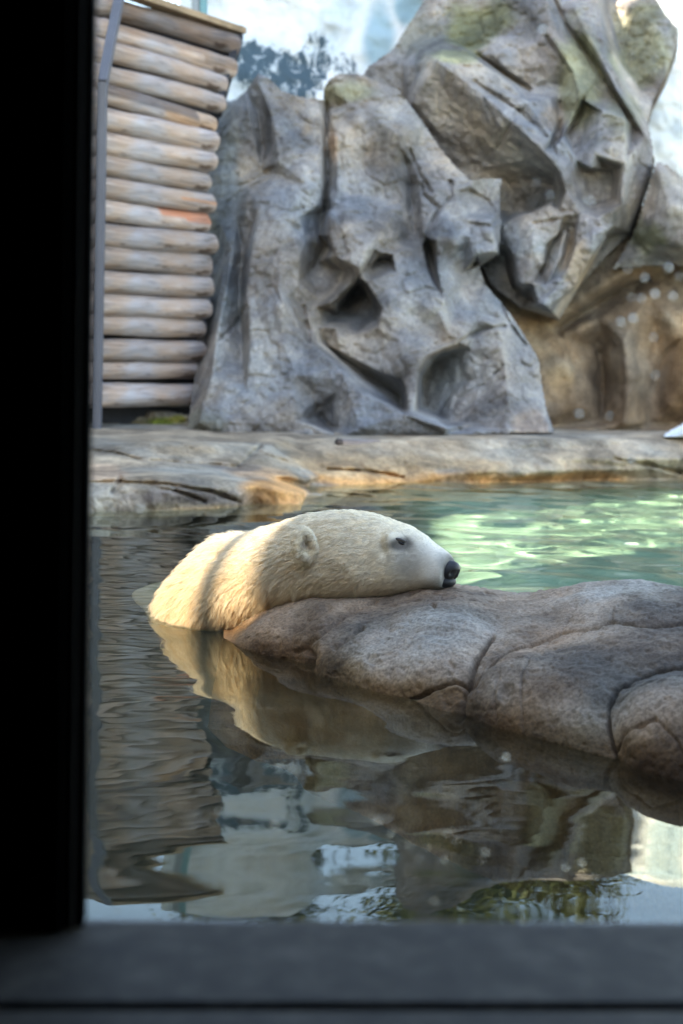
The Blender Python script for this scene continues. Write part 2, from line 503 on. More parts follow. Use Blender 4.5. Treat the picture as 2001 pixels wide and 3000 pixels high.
outA = A(0, (545, 1275, -.1), (575, 1050, .6), (585, 700, .8), (600, 420, .9), (640, 300, .8), (690, 290, .55), (720, 262, .4), (755, 212, .15), (790, 226, .1), (830, 265, .15),
         (880, 282, .2), (930, 288, .25), (952, 292, .4), (945, 262, .3), (962, 232, .1), (990, 214, .0), (1050, 213, .15), (1110, 240, .2), (1165, 258, .15), (1200, 300, .1),
         (1250, 370, .05), (1290, 430, .0), (1340, 490, -.1), (1380, 528, -.15), (1425, 520, .0), (1470, 522, .1), (1466, 600, .1), (1470, 655, -.1), (1462, 742, -.2), (1405, 778, -.05),
         (1422, 830, .05), (1470, 885, .1), (1505, 930, .1), (1550, 1000, .15), (1580, 1050, .15), (1588, 1120, .1), (1602, 1200, -.05), (1625, 1270, -.25), (1300, 1275, -.55), (1000, 1280, -.6), (700, 1282, -.5))
chA = [
    A(0, (728, 318, .12), (745, 420, .2), (700, 520, .35), (690, 640, .3)),
    A(0, (755, 330, .42), (770, 430, .45), (765, 500, .3)),
    A(0, (755, 240, .12), (790, 320, .0), (805, 375, -.02), (815, 470, .0)),
    A(0, (640, 420, .55), (650, 560, .45), (640, 640, .5)),
    A(0, (680, 735, .12), (662, 850, .05), (640, 960, .0), (622, 1100, -.15), (585, 1235, -.4)),
    A(0, (640, 740, .55), (622, 850, .6), (605, 1000, .5), (580, 1120, .3)),
    A(0, (712, 740, .45), (702, 830, .55), (703, 940, .55), (708, 1050, .3)),
    A(0, (760, 600, -.08), (735, 760, -.12), (724, 850, -.1), (735, 1000, -.25), (722, 1150, -.42), (695, 1240, -.55)),
    A(0, (830, 640, -.2), (820, 800, -.28), (830, 950, -.35), (850, 1100, -.45), (860, 1230, -.6)),
    A(0, (880, 330, .1), (905, 385, .12), (880, 470, -.05), (900, 540, -.15), (870, 640, -.15)),
    A(0, (935, 330, .12), (940, 430, .0), (938, 540, -.1), (930, 600, .0)),
    A(0, (958, 320, .4), (962, 420, .3), (957, 540, .35), (950, 620, .55)),
    A(0, (975, 340, .1), (985, 440, .0), (990, 560, .05), (975, 610, .0)),
    A(0, (985, 270, .1), (1020, 300, .1), (1090, 342, -.12), (1168, 395, -.25)),
    A(0, (1000, 400, .0), (1080, 450, -.02), (1150, 470, -.15), (1172, 430, -.22)),
    A(0, (1020, 560, .05), (1100, 580, -.02), (1180, 600, -.1)),
    A(0, (1195, 480, .15), (1205, 590, .15), (1215, 680, .1)),
    A(0, (1215, 470, -.05), (1235, 590, -.15), (1240, 680, -.25)),
    # pale wedge block and the hollow left of it
    A(0, (966, 630, -.3), (1005, 670, -.42), (1080, 722, -.5), (1052, 785, -.45), (985, 748, -.4), (966, 690, -.35), (966, 630, -.3)),
    A(0, (900, 700, .05), (935, 690, .4), (955, 720, .6), (930, 770, .6), (905, 800, .4)),
    A(0, (880, 740, -.2), (872, 830, -.1), (880, 900, -.05)),
    A(0, (985, 790, .25), (960, 830, .3), (940, 880, .1)),
    # the overhang and cave
    A(0, (1110, 738, -.35), (1055, 812, -.33), (978, 886, -.15)),
    A(0, (1100, 765, .1), (1145, 760, .12), (1150, 745, -.25)),
    A(0, (1052, 835, .85), (1000, 900, .9), (990, 925, .6)),
    A(0, (1075, 865, .75), (1095, 905, .55), (1060, 930, .45)),
    A(0, (1075, 828, -.25), (1122, 905, -.3), (1108, 960, -.3)),
    A(0, (985, 960, -.02), (1040, 985, .0), (1110, 1000, -.15)),
    A(0, (925, 900, .05), (930, 960, .05), (940, 1005, .05)),
    A(0, (1160, 800, -.28), (1180, 850, -.3), (1205, 878, -.25), (1235, 880, -.25), (1290, 920, -.28), (1312, 970, -.25), (1346, 1002, -.3)),
    A(0, (1170, 900, -.22), (1220, 930, -.12), (1270, 970, -.12), (1300, 1005, -.22)),
    A(0, (1180, 1000, -.3), (1190, 1060, -.42)),
    # ridge and valley
    A(0, (890, 960, -.1), (905, 1003, -.25), (1005, 1093, -.5), (1060, 1150, -.6), (1185, 1215, -.75), (1310, 1256, -.8)),
    A(0, (950, 1005, .25), (1020, 1060, .38), (1110, 1120, .5), (1172, 1165, .5), (1180, 1195, .2)),
    A(0, (1000, 1030, .0), (1105, 1085, -.15), (1175, 1108, -.3), (1192, 1140, -.4), (1198, 1200, -.6)),
    A(0, (900, 1100, -.4), (920, 1180, -.2), (940, 1220, .15), (960, 1250, .1)),
    A(0, (1008, 1115, -.55), (1030, 1180, -.6), (1055, 1255, -.75)),
    A(0, (985, 1150, -.35), (1000, 1250, -.4)),
    # right cave
    A(0, (1346, 1004, -.28), (1300, 1018, -.33), (1252, 1042, -.38), (1222, 1088, -.45), (1217, 1150, -.5), (1214, 1208, -.62), (1280, 1232, -.6), (1312, 1254, -.6)),
    A(0, (1340, 1030, .25), (1275, 1060, .7), (1240, 1110, .75), (1240, 1185, .7), (1290, 1220, .45)),
    A(0, (1380, 1020, -.02), (1330, 1120, .4), (1320, 1230, .15)),
    A(0, (1425, 1010, -.08), (1400, 1110, .1), (1400, 1240, -.2)),
    A(0, (1455, 960, -.15), (1480, 1080, -.18), (1490, 1200, -.3), (1480, 1260, -.4)),
    # right upper blocks
    A(0, (1248, 694, -.3), (1285, 612, -.28), (1330, 560, -.22), (1380, 545, -.2)),
    A(0, (1248, 706, .2), (1262, 772, .3), (1274, 812, .05)),
    A(0, (1236, 720, -.2), (1252, 790, -.2), (1266, 830, -.22)),
    A(0, (1280, 708, -.42), (1283, 790, -.35), (1300, 880, -.28)),
    A(0, (1300, 640, -.4), (1360, 640, -.4), (1440, 655, -.5), (1452, 735, -.5), (1398, 742, -.5), (1370, 690, -.42)),
    A(0, (1400, 560, .05), (1440, 590, .1), (1455, 620, -.1)),
    A(0, (1395, 772, .15), (1355, 800, -.05), (1340, 900, -.05), (1400, 930, -.1)),
]
crA = [([(1285, 610), (1240, 570), (1235, 540)], 5, .07), ([(1285, 615), (1325, 575), (1320, 530)], 4, .06), ([(1282, 620), (1262, 660), (1245, 700)], 6, .08),
       ([(1380, 655), (1440, 662), (1455, 640)], 5, .06), ([(960, 300), (957, 420), (960, 520), (950, 620)], 6, .12), ([(640, 1000), (690, 950), (720, 900)], 5, .07),
       ([(1345, 1003), (1410, 965), (1480, 955)], 5, .08), ([(1470, 900), (1500, 960), (1540, 1010)], 4, .06), ([(1450, 1095), (1465, 1085), (1472, 1070)], 5, .06),
       ([(1200, 440), (1230, 510), (1262, 560)], 5, .07), ([(1100, 740), (1050, 815), (976, 890)], 5, .1), ([(700, 545), (760, 520), (800, 490)], 4, .05),
       ([(1380, 560), (1430, 590), (1450, 620)], 5, .08), ([(890, 900), (905, 1000)], 6, .08)]
paA = [(640, 600, 110, 420, BLUE, .9), (900, 375, 40, 40, TAN, .9), (975, 420, 22, 70, RUST, .6), (1130, 430, 70, 60, TAN, .45), (1000, 270, 110, 40, MOSS, .55), (810, 260, 60, 50, PALE, .5),  # BLUE strip puts the left face's shade into the tint
       (1180, 330, 90, 120, PALE, .5), (1350, 600, 110, 80, PALE, .6), (1290, 720, 60, 40, TAN, .4), (600, 1240, 120, 50, (1.1, 1.12, .85), .6), (840, 1200, 60, 50, TAN, .35),
       (1240, 900, 90, 60, PALE, .35), (1560, 1230, 60, 60, RUST, .35), (760, 1000, 60, 200, PALE, .4), (600, 700, 60, 80, (1.0, 1.0, .7), .4)]
cliffA = relief('rock_cliff', outA, chA, M_cliff, 4, 0, ((0.5, 0.05, False), (0.24, 0.06, True), (0.08, 0.024, True)), crA, paA, 1.0, None, 1.0, 0.024)
tag(cliffA, 'tall grey folded rock face with caves beside the log wall', 'rock')

def B(off, *pts):
    return [(x, y, 10.5 + (900 - y) / 1000.0 * 1.1 + off + 0.78 * (p[2] if len(p) > 2 else 0)) for p in pts for x, y in [p[:2]]]
outB = B(0, (1050, 240, .5), (1078, 192, .4), (1150, 142, .4), (1200, 62, .45), (1243, -5, .5), (1262, -90, .5), (1300, -190, .5), (1380, -230, .4), (1460, -180, .3), (1530, -90, .3), (1600, -60, .3),
         (1680, -50, .4), (1790, -75, .5), (1870, -50, .6), (1930, 0, .5), (1952, 42, .4), (1990, 85, .4), (1984, 135, .4), (1952, 225, .4), (1914, 302, .3), (1900, 355, .15), (1914, 424, .0),
         (1920, 470, .0), (1900, 540, .05), (1875, 610, .15), (1850, 680, .3), (1790, 740, .4), (1700, 840, .55), (1640, 940, .6), (1520, 900, .55), (1440, 840, .5), (1400, 760, .5), (1380, 600, .5), (1300, 500, .5), (1180, 330, .5))
chB = [
    B(0, (1180, 190, .3), (1285, 180, -.5), (1400, 268, -.62), (1500, 355, -.7), (1590, 440, -.7), (1630, 485, -.55)),
    B(0, (1210, 300, .1), (1300, 400, .2), (1400, 490, .35), (1520, 520, .45), (1620, 540, .3)),
    B(0, (1300, 300, -.15), (1420, 400, -.15), (1540, 470, -.1)),
    B(0, (1290, 160, -.35), (1390, 172, -.3), (1470, 230, -.35), (1545, 300, -.4), (1610, 400, -.5), (1640, 470, -.45)),
    B(0, (1390, 240, -.52), (1500, 320, -.5), (1530, 325, -.35)),
    B(0, (1400, 160, .15), (1480, 220, .15), (1550, 270, .05)),
    B(0, (1200, 130, .35), (1300, 100, .25), (1420, 100, .2), (1560, 110, .05)),
    B(0, (1280, 20, .35), (1400, 20, .25), (1520, 0, .1)),
    B(0, (1450, 160, .0), (1570, 130, -.1), (1640, 190, -.12), (1665, 215, -.1), (1640, 245, .15), (1560, 255, .05), (1490, 205, .0)),
    B(0, (1600, -10, -.15), (1610, 80, -.2), (1650, 160, -.28), (1680, 210, -.3)),
    B(0, (1640, 30, .0), (1670, 90, -.02), (1720, 150, -.05), (1760, 220, -.05), (1800, 280, .0), (1860, 380, .0)),
    B(0, (1680, 20, -.15), (1720, 100, -.28), (1770, 190, -.3), (1810, 270, -.35), (1890, 400, -.25)),
    B(0, (1752, -10, -.1), (1765, 100, -.15), (1782, 180, -.2), (1830, 270, -.2), (1870, 320, -.1)),
    B(0, (1790, 10, .5), (1810, 120, .55), (1840, 200, .5), (1880, 260, .45)),
    B(0, (1880, 20, .4), (1930, 120, .3), (1915, 210, .35)),
    B(0, (1640, 280, -.05), (1700, 285, -.45), (1770, 330, -.5), (1712, 290, -.3)),
    B(0, (1650, 330, -.05), (1640, 400, .0), (1620, 430, -.1)),
    B(0, (1712, 300, -.1), (1690, 350, -.05), (1665, 390, -.05)),
    B(0, (1690, 320, -.35), (1650, 400, -.35), (1630, 430, -.45), (1640, 500, -.5)),
    B(0, (1760, 340, -.45), (1740, 450, -.5), (1730, 490, -.45)),
    B(0, (1830, 350, -.45), (1830, 480, -.55), (1820, 600, -.5), (1800, 660, -.3)),
    B(0, (1720, 500, .0), (1790, 500, .0), (1790, 580, .05), (1730, 600, .05)),
    B(0, (1690, 470, -.3), (1660, 560, -.35), (1640, 620, -.25)),
    B(0, (1870, 480, -.25), (1850, 600, -.15)),
    # dark cave between the masses
    B(0, (1490, 540, .6), (1500, 620, .65), (1560, 620, .55), (1620, 580, .4)),
    # hanging blocks below it
    B(0, (1470, 660, .1), (1540, 630, -.2), (1607, 603, -.35), (1642, 640, -.4), (1630, 690, -.35), (1598, 720, -.3), (1590, 770, -.3), (1560, 830, -.25), (1520, 830, -.2), (1508, 750, -.15), (1480, 700, .0)),
    B(0, (1560, 660, -.35), (1560, 720, -.35), (1545, 790, -.3)),
    B(0, (1650, 672, -.05), (1612, 720, -.05), (1600, 770, -.05), (1580, 800, .0)),
    B(0, (1655, 680, -.3), (1640, 750, -.3), (1600, 840, -.25), (1580, 890, -.2)),
    B(0, (1675, 690, -.05), (1665, 740, .0), (1650, 780, -.05)),
    B(0, (1650, 630, -.35), (1700, 620, -.4), (1750, 640, -.45), (1768, 680, -.45), (1740, 690, -.48), (1690, 700, -.4)),
    B(0, (1690, 720, -.4), (1660, 800, -.35), (1625, 850, -.3), (1592, 893, -.25)),
    B(0, (1766, 700, -.38), (1720, 770, -.3), (1680, 840, -.25), (1605, 900, -.2)),
    B(0, (1780, 700, .35), (1730, 780, .4), (1690, 850, .45)),
    B(0, (1480, 780, .45), (1500, 840, .5), (1550, 880, .5)),
]
crB = [([(1390, 240), (1500, 312), (1520, 325), (1600, 400)], 6, .08), ([(1400, 165), (1480, 215), (1550, 262)], 7, .12), ([(1520, 325), (1480, 390), (1460, 430)], 5, .06),
       ([(1625, 0), (1660, 80), (1700, 130), (1760, 210), (1800, 270), (1850, 350)], 6, .09), ([(1600, 110), (1650, 180), (1672, 215)], 6, .08), ([(1710, 290), (1690, 345), (1665, 390)], 6, .1),
       ([(1640, 300), (1635, 380), (1605, 440)], 6, .1), ([(1640, 690), (1605, 715), (1598, 765), (1580, 800)], 5, .09), ([(1915, 470), (1900, 520), (1880, 590)], 5, .08),
       ([(1560, 655), (1600, 650), (1640, 640)], 5, .05)]
paB = [(1250, 90, 160, 90, (.62, .68, .62), .8), (1400, 60, 140, 90, MOSS, .8), (1700, 200, 70, 190, (1.0, 1.08, .68), .8), (1870, 130, 110, 160, (.72, .78, .5), .8), (1350, 165, 80, 22, (1.0, 1.08, .65), .8),
       (1560, 190, 90, 60, (.98, .9, .82), .6), (1460, 220, 90, 60, PALE, .6), (1610, 350, 40, 40, TAN, .5), (1830, 330, 60, 80, (1.05, 1.1, .7), .5), (1700, 760, 60, 90, TAN, .8), (1420, 380, 120, 80, (.8, .74, .68), .5),
       (1560, 790, 60, 60, TAN, .4), (1810, 500, 90, 120, PALE, .5), (1740, 660, 50, 30, (1.15, 1.15, 1.25), .6), (1500, 700, 50, 60, BLUE, .6)]
cliffB = relief('rock_cliff', outB, chB, M_cliff, 4, 0, ((0.5, 0.05, False), (0.24, 0.06, True), (0.08, 0.024, True)), crB, paB, 1.2, None, 9.0, 0.024)
tag(cliffB, 'mossy grey rock mass of slanting slabs leaning over a dark hollow', 'rock')

def C(off, *pts):
    return [(x, y, 11.2 + off + (p[2] if len(p) > 2 else 0)) for p in pts for x, y in [p[:2]]]
outC = C(0, (1380, 1290, -.3), (1380, 700, .1), (1600, 640, .2), (1860, 600, .2), (2500, 560, .2), (2500, 1295, -.2))
chC = [C(0, (1600, 960, .1), (1700, 880, -.1), (1830, 800, -.1), (1900, 780, .0), (2000, 740, -.1)),
       C(0, (1620, 970, .25), (1740, 910, .2), (1850, 850, .2), (1960, 800, .15)),
       C(0, (1640, 990, .0), (1760, 930, .0), (1900, 870, .0), (2040, 850, .0)), C(0, (1670, 1080, -.12), (1690, 1180, -.2)),
       C(0, (1755, 1030, .3), (1765, 1120, .35), (1765, 1240, .15)), C(0, (1830, 1000, -.2), (1840, 1120, -.3), (1830, 1250, -.3)), C(0, (1930, 1060, .15), (1910, 1150, .1), (1900, 1250, .1)),
       C(0, (2020, 1000, -.25), (2000, 1150, -.3))]
crC = [([(1632, 972), (1720, 915), (1830, 845), (1900, 820)], 7, .1), ([(1640, 980), (1670, 1020), (1680, 1060)], 5, .06), ([(1755, 1030), (1770, 1100), (1762, 1220)], 7, .1), ([(1990, 1000), (1940, 1050), (1925, 1100)], 6, .08)]
cliffC = relief('rock_wall', outC, chC, M_brown, 7, 2, ((0.6, 0.12, False), (0.2, 0.05, True)), crC,
                [(1900, 860, 160, 60, (.8, .8, .82), .6), (1650, 1120, 60, 80, (1.2, 1.05, .75), .6), (1990, 1130, 80, 120, (1.25, 1.05, .8), .6), (1640, 930, 60, 60, (1.2, 1.25, 1.25), .6)], 1.0, None, 4.0)
tag(cliffC, 'low brown rock wall set back behind the grey cliff', 'rock')

outD = C(-.5, (1790, 790, .3), (1850, 690, .2), (1875, 620, .1), (1905, 520, .05), (1922, 470, .0), (1960, 480, .0), (2005, 520, .0), (2500, 570, .1), (2500, 800, .2), (1960, 775, .2))
chD = [C(-.5, (1925, 500, -.15), (1960, 600, -.3), (1950, 700, -.25)), C(-.5, (1880, 680, .0), (1890, 740, .1)), C(-.5, (2020, 620, -.25), (2030, 740, -.1))]
cliffD = relief('boulder', outD, chD, M_cliff, 6, 2, ((0.5, 0.09, False), (0.18, 0.05, True)), (), [(1900, 700, 60, 90, MOSS, .7), (1960, 560, 80, 90, PALE, .7)], 1.0, None, 6.0)
tag(cliffD, 'pale lichen-stained boulder above the brown wall, below the bright snowy wall', 'rock')

# painted ice walls behind
ti = NT('painted_ice')
ci = ti.coord()
zpos = ti.n('ShaderNodeSeparateXYZ'); ti.l(ci, zpos.inputs[0])
at = ti.n('ShaderNodeVertexColor', layer_name='tint').outputs['Color']
spk = ti.noise(ti.coord((11, 11, 4.5)), 1.0, 6, 0.72, 0.4)
asep = ti.n('ShaderNodeSeparateColor'); ti.l(at, asep.inputs[0])
ma = ti.n('ShaderNodeMath', operation='MULTIPLY_ADD'); ti.l(asep.outputs[0], ma.inputs[0]); ma.inputs[1].default_value = 0.42; ma.inputs[2].default_value = 0.02
ms = ti.n('ShaderNodeMath', operation='SUBTRACT'); ti.l(ma.outputs[0], ms.inputs[0]); ti.l(spk, ms.inputs[1])
mm_ = ti.n('ShaderNodeMath', operation='MULTIPLY_ADD'); ti.l(ms.outputs[0], mm_.inputs[0]); mm_.inputs[1].default_value = 7.0; mm_.inputs[2].default_value = 0.5
mm_.use_clamp = True
wash = ti.noise(ci, 1.4, 5, 0.6, 0.5)
white = ti.ramp(wash, [(0.35, (0.50, 0.57, 0.59)), (0.5, (0.68, 0.71, 0.69)), (0.65, (0.77, 0.77, 0.73))])
teal = ti.mix(asep.outputs[1], white, (0.24, 0.40, 0.46))
ti.l(ti.mix(mm_.outputs[0], teal, (0.05, 0.085, 0.105)), ti.b.inputs['Base Color'])
ti.bump(spk, 0.3, 0.03)
M_ice = ti.done(0.7, 0.3)

def ice(name, outline, dark, label, yb, teal_spots=(), seed=0):
    o = relief(name, [(x, y, yb + p) for x, y, p in outline], [], M_ice, 7, 1, ((0.7, 0.18, False), (0.25, 0.04, True)), (), (), 0.8, None, seed)
    me = o.data; n = len(me.vertices); co = np.zeros(n * 3); me.vertices.foreach_get('co', co); co = co.reshape(-1, 3)
    px, py = proj(co)
    c = np.zeros((n, 4), np.float32); c[:, 3] = 1
    for (x, y, rx, ry, s) in dark: c[:, 0] = np.maximum(c[:, 0], s * smoothstep(0, .9, 1.3 - np.hypot((px - x) / rx, (py - y) / ry)))
    for (x, y, rx, ry, s) in teal_spots: c[:, 1] = np.maximum(c[:, 1], s * smoothstep(0, .6, 1.2 - np.hypot((px - x) / rx, (py - y) / ry) + .35 * fbm(co * 2.5, 3)))
    me.color_attributes['tint'].data.foreach_set('color', c.ravel())
    return tag(o, label, 'ice wall')
ice('ice_wall', [(560, 340, 0), (545, 60, .1), (560, -190, .3), (720, -240, .3), (860, -190, .3), (960, -230, .3), (1030, -60, .3), (1120, -90, .2), (1200, -60, .3), (1330, -40, .2), (1300, 330, 0), (900, 370, -.2)],
    [(740, 190, 130, 100, 1.4), (860, 230, 130, 120, 1.4), (930, 170, 70, 130, 1.15), (1010, 190, 70, 70, 1.05), (700, 150, 50, 80, 1.1)], 'bluish white painted ice wall with dark speckles above the grey cliff', 12.8,
    [(1110, 110, 50, 100, .8), (1200, 20, 50, 60, .9)], 2.0)
ice('ice_wall', [(1840, 620, 0), (1850, 200, .2), (1880, 60, .3), (1910, -30, .4), (1960, -10, .4), (2020, -60, .4), (2120, -120, .4), (2400, -100, .3), (2600, -40, .2), (2600, 640, 0)],
    [(1960, 400, 18, 30, .7)], 'sunlit cream-white ice wall beyond the mossy rock mass', 13.2, [(1990, 20, 60, 40, .6), (2090, 60, 60, 90, .6)], 8.0)

# trees beyond the cliffs: the pool mirrors their tops
tlf = NT('olive_leaves'); lf_n = tlf.noise(tlf.coord(), 2.2, 3)
tlf.l(tlf.ramp(lf_n, [(0.3, (0.030, 0.045, 0.014)), (0.7, (0.075, 0.095, 0.03))]), tlf.b.inputs['Base Color'])
M_leaf = tlf.done(0.6, 0.3)
M_bark = mat_plain('bark', (0.09, 0.07, 0.05), 0.9, 0.2, 6, .3)
def tree(px, Y, zt, rw, seed, label):
    b = W(px, 1000, Y); x, y = b[0], b[1]
    e = tag(empty('tree', (x, y, -1.85)), label, 'tree', 'trees beyond the cliffs')
    bpy.context.view_layer.update()
    rs = np.random.RandomState(seed)
    hs = np.linspace(-1.85, zt - .3, 9); V = []; Fc = []
    for k, z in enumerate(hs):
        rr = .13 * (1 - .85 * k / 8)
        for j in range(8): V.append((x + rr * math.cos(j * .785) + .05 * math.sin(z), y + rr * math.sin(j * .785), z))
    for k in range(8):
        for j in range(8): Fc.append((k * 8 + j, k * 8 + (j + 1) % 8, (k + 1) * 8 + (j + 1) % 8, (k + 1) * 8 + j))
    adopt(mesh_obj('trunk', V, Fc, M_bark), e)
    V = []; Fc = []
    for c in range(34):                                   # limbs, each with its own leaf clump
        hz = rs.uniform(0.15, 1); a = rs.uniform(0, 6.28); cr = rw * (1 - .55 * hz) * math.sqrt(rs.rand())
        cc = np.array([x + cr * math.cos(a), y + cr * math.sin(a), zt - (1 - hz) * 2.6 - .3])
        q = cc - np.array([x, y, cc[2] - .4]); 
        for t_ in range(2):
            o_ = np.array([0, 0, .02]) * (t_ * 2 - 1); base = len(V)
            V += [np.array([x, y, cc[2] - .4]) + o_, np.array([x, y, cc[2] - .4]) - o_, cc - o_ * .3, cc + o_ * .3]; Fc.append((base, base + 1, base + 2, base + 3))
        for l in range(130):
            p = cc + rs.normal(size=3) * np.array([.24, .24, .17])
            u = rs.normal(size=3); u /= np.linalg.norm(u); v = np.cross(u, rs.normal(size=3)); v /= np.linalg.norm(v)
            sz = rs.uniform(.035, .07); base = len(V)
            V += [p - u * sz, p + v * sz * .45, p + u * sz, p - v * sz * .45]; Fc.append((base, base + 1, base + 2, base + 3))
    adopt(mesh_obj('crown', V, Fc, M_leaf, None, False), e)
def adopt(o, p):
    o.parent = p; o.matrix_parent_inverse = p.matrix_world.inverted()
for k, (px, Y, zt, rw) in enumerate(((1310, 16.0, 6.6, .75), (1420, 17.0, 7.4, .8), (1560, 16.5, 6.2, .7), (1760, 17.5, 6.7, .75), (880, 17, 6.9, .7), (660, 16.5, 6.3, .7))):
    tree(px, Y, zt, rw, 60 + k, 'leafy olive-green tree beyond the cliffs, mirrored in the pool')

# ------------------------------------------------------------------ shore ledge
def S(*pts):
    return [(x, y, float(G(x, y, z)[1])) for x, y, z in pts]
outS = S((-60, 1610, -.16), (600, 1602, -.16), (900, 1590, -.16), (985, 1560, -.18), (1040, 1512, -.16), (1300, 1506, -.16), (1700, 1502, -.16), (2520, 1492, -.16), (2520, 1268, .28), (1700, 1264, .275), (1560, 1262, .27), (1250, 1254, .28), (900, 1250, .27), (560, 1240, .28), (-60, 1226, .30))
outS[7:] = [(2520, 1492, outS[7][2]), (2520, 1268, 10.4), (1700, 1264, 10.2), (1560, 1262, 10.0), (1250, 1258, 9.9), (900, 1256, 9.8), (560, 1244, 10.2), (-60, 1232, 9.6)]
chS = [
    S((-60, 1504, .0), (400, 1499, .0), (544, 1492, .0), (620, 1490, .0), (690, 1484, .0), (740, 1476, .0), (800, 1478, .0), (880, 1478, .0), (930, 1472, .0), (936, 1462, .0), (905, 1440, .0), (890, 1426, .0), (1000, 1420, .0), (1200, 1416, .0), (1450, 1413, .0), (1700, 1408, .0), (2520, 1398, .0)),
    [(-60, 1440, 6.5), (380, 1430, 6.55), (520, 1425, 6.62), (640, 1430, 6.75), (700, 1450, 6.85)],
    [(-60, 1402, 6.62), (450, 1398, 6.75), (600, 1402, 6.85), (750, 1422, 7.0), (880, 1446, 7.12)],
    [(-60, 1374, 7.1), (500, 1374, 7.25), (650, 1380, 7.35), (850, 1394, 7.6)],
    [(790, 1398, 7.45), (895, 1408, 7.9)],
    [(340, 1298, 7.85), (500, 1296, 7.95), (630, 1300, 8.05), (660, 1330, 7.95)],
    [(330, 1332, 7.65), (460, 1348, 7.6), (600, 1354, 7.65)],
    [(-60, 1300, 7.9), (300, 1308, 7.8), (330, 1322, 7.72)],
    [(690, 1328, 8.0), (745, 1302, 8.3), (800, 1300, 8.4)],
    [(712, 1362, 7.75), (735, 1338, 8.05), (760, 1322, 8.2)],
    [(800, 1332, 8.2), (840, 1366, 8.05), (880, 1388, 8.05)],
    [(900, 1338, 8.5), (1100, 1340, 8.6), (1300, 1346, 8.7), (1600, 1346, 8.85), (2520, 1340, 9.8)],
    [(960, 1390, 8.32), (1150, 1388, 8.5), (1350, 1386, 8.6), (1600, 1380, 8.75), (1900, 1374, 9.2), (2520, 1368, 9.75)],
    [(860, 1296, 8.8), (1100, 1292, 8.85), (1290, 1286, 8.95), (1600, 1284, 9.1), (1900, 1286, 9.5), (2520, 1288, 9.95)],
    [(1290, 1310, 8.85), (1500, 1314, 8.95), (1750, 1314, 9.2), (2520, 1312, 9.9)],
]
M_shore = mat_rock('shore_rock', ((0.165, 0.132, 0.098), (0.28, 0.225, 0.165), (0.385, 0.31, 0.225), (0.50, 0.405, 0.295)), 3.0, stops=(0.36, 0.46, 0.55, 0.66))
ORA = (1.75, 1.08, 0.55)
shore = relief('shore_ledge', outS, chS, M_shore, 4, 1, ((0.45, 0.05, False), (0.14, 0.035, True), (0.05, 0.010, False)), 
    [([(700, 1365), (735, 1335), (765, 1308)], 6, .08), ([(760, 1325), (800, 1340), (840, 1352)], 4, .05), ([(440, 1425), (520, 1440), (600, 1470)], 5, .05), ([(330, 1440), (355, 1410), (350, 1400)], 7, .09), ([(215, 1318), (330, 1326), (420, 1350), (600, 1358), (700, 1368)], 4, .07), ([(215, 1415), (330, 1412), (480, 1418), (620, 1440), (700, 1470)], 5, .08), ([(960, 1375), (1080, 1380), (1180, 1398)], 4, .08), ([(1800, 1345), (1900, 1362), (1990, 1385)], 5, .08)],
    [(520, 1320, 130, 26, (1.35, 1.2, 1.0), .7), (1180, 1398, 420, 46, ORA, 1.0), (1600, 1406, 380, 30, ORA, .75), (820, 1440, 130, 60, ORA, .95), (640, 1492, 260, 16, (1.6, 1.3, .95), .9), (760, 1385, 130, 22, (1.5, 1.1, .8), .7),
     (520, 1455, 240, 42, (.62, .62, .74), .95), (700, 1370, 90, 14, (.62, .64, .74), .8), (400, 1350, 160, 24, (1.25, 1.15, 1.05), .6), (1600, 1296, 420, 14, (.86, .9, .98), .6), (600, 1275, 500, 26, (1.15, 1.05, .95), .6), (1250, 1362, 520, 44, (1.35, 1.14, .88), .85), (1800, 1345, 300, 30, (1.1, 1.05, .95), .6),
     (300, 1390, 80, 30, (1.4, 1.1, .95), .6)], 1.6, None, 12.0)
tag(shore, kind='structure')

# ------------------------------------------------------------------ log wall
tl = NT('weathered_log')
cl = tl.coord((1.2, 14, 14))
grain = tl.noise(cl, 2.0, 6, 0.6, 0.8)
patch = tl.noise(tl.coord((2.2, 5, 5)), 1.3, 4, 0.55)
oi = tl.n('ShaderNodeObjectInfo')
wood = tl.ramp(grain, [(0.30, (0.16, 0.135, 0.13)), (0.45, (0.34, 0.305, 0.30)), (0.62, (0.46, 0.42, 0.42)), (0.8, (0.53, 0.48, 0.475))])
warm = tl.ramp(patch, [(0.42, (1, 1, 1)), (0.62, (1.12, 0.92, 0.74)), (0.75, (1.15, 0.85, 0.62))])
wood = tl.mix(1.0, wood, warm, 'MULTIPLY')
rnd = tl.n('ShaderNodeMapRange'); tl.l(oi.outputs['Random'], rnd.inputs[0]); rnd.inputs[3].default_value = 0.70; rnd.inputs[4].default_value = 1.12
cmb = tl.n('ShaderNodeCombineColor')
for k in range(3): tl.l(rnd.outputs[0], cmb.inputs[k])
wood = tl.mix(1.0, wood, cmb.outputs[0], 'MULTIPLY')
wood = tl.mix(1.0, wood, tl.n('ShaderNodeVertexColor', layer_name='tint').outputs['Color'], 'MULTIPLY')
knot = tl.noise(tl.coord((3.0, 9, 9)), 1.6, 2, 0.4)
wood = tl.mix(1.0, wood, tl.ramp(knot, [(0.66, (1, 1, 1)), (0.74, (0.35, 0.30, 0.27))]), 'MULTIPLY')
split = tl.noise(tl.coord((1.4, 30, 30)), 1.0, 4, 0.6, 0.3)
wood = tl.mix(0.8, wood, tl.ramp(split, [(0.30, (0.35, 0.32, 0.30)), (0.42, (1, 1, 1))]), 'MULTIPLY')
tl.l(wood, tl.b.inputs['Base Color'])
tl.bump(grain, 0.5, 0.012)
M_log = tl.done(0.85, 0.2)
M_steel = mat_plain('grey_steel', (0.10, 0.10, 0.115), 0.5, 0.4, 3.0, 0.12)
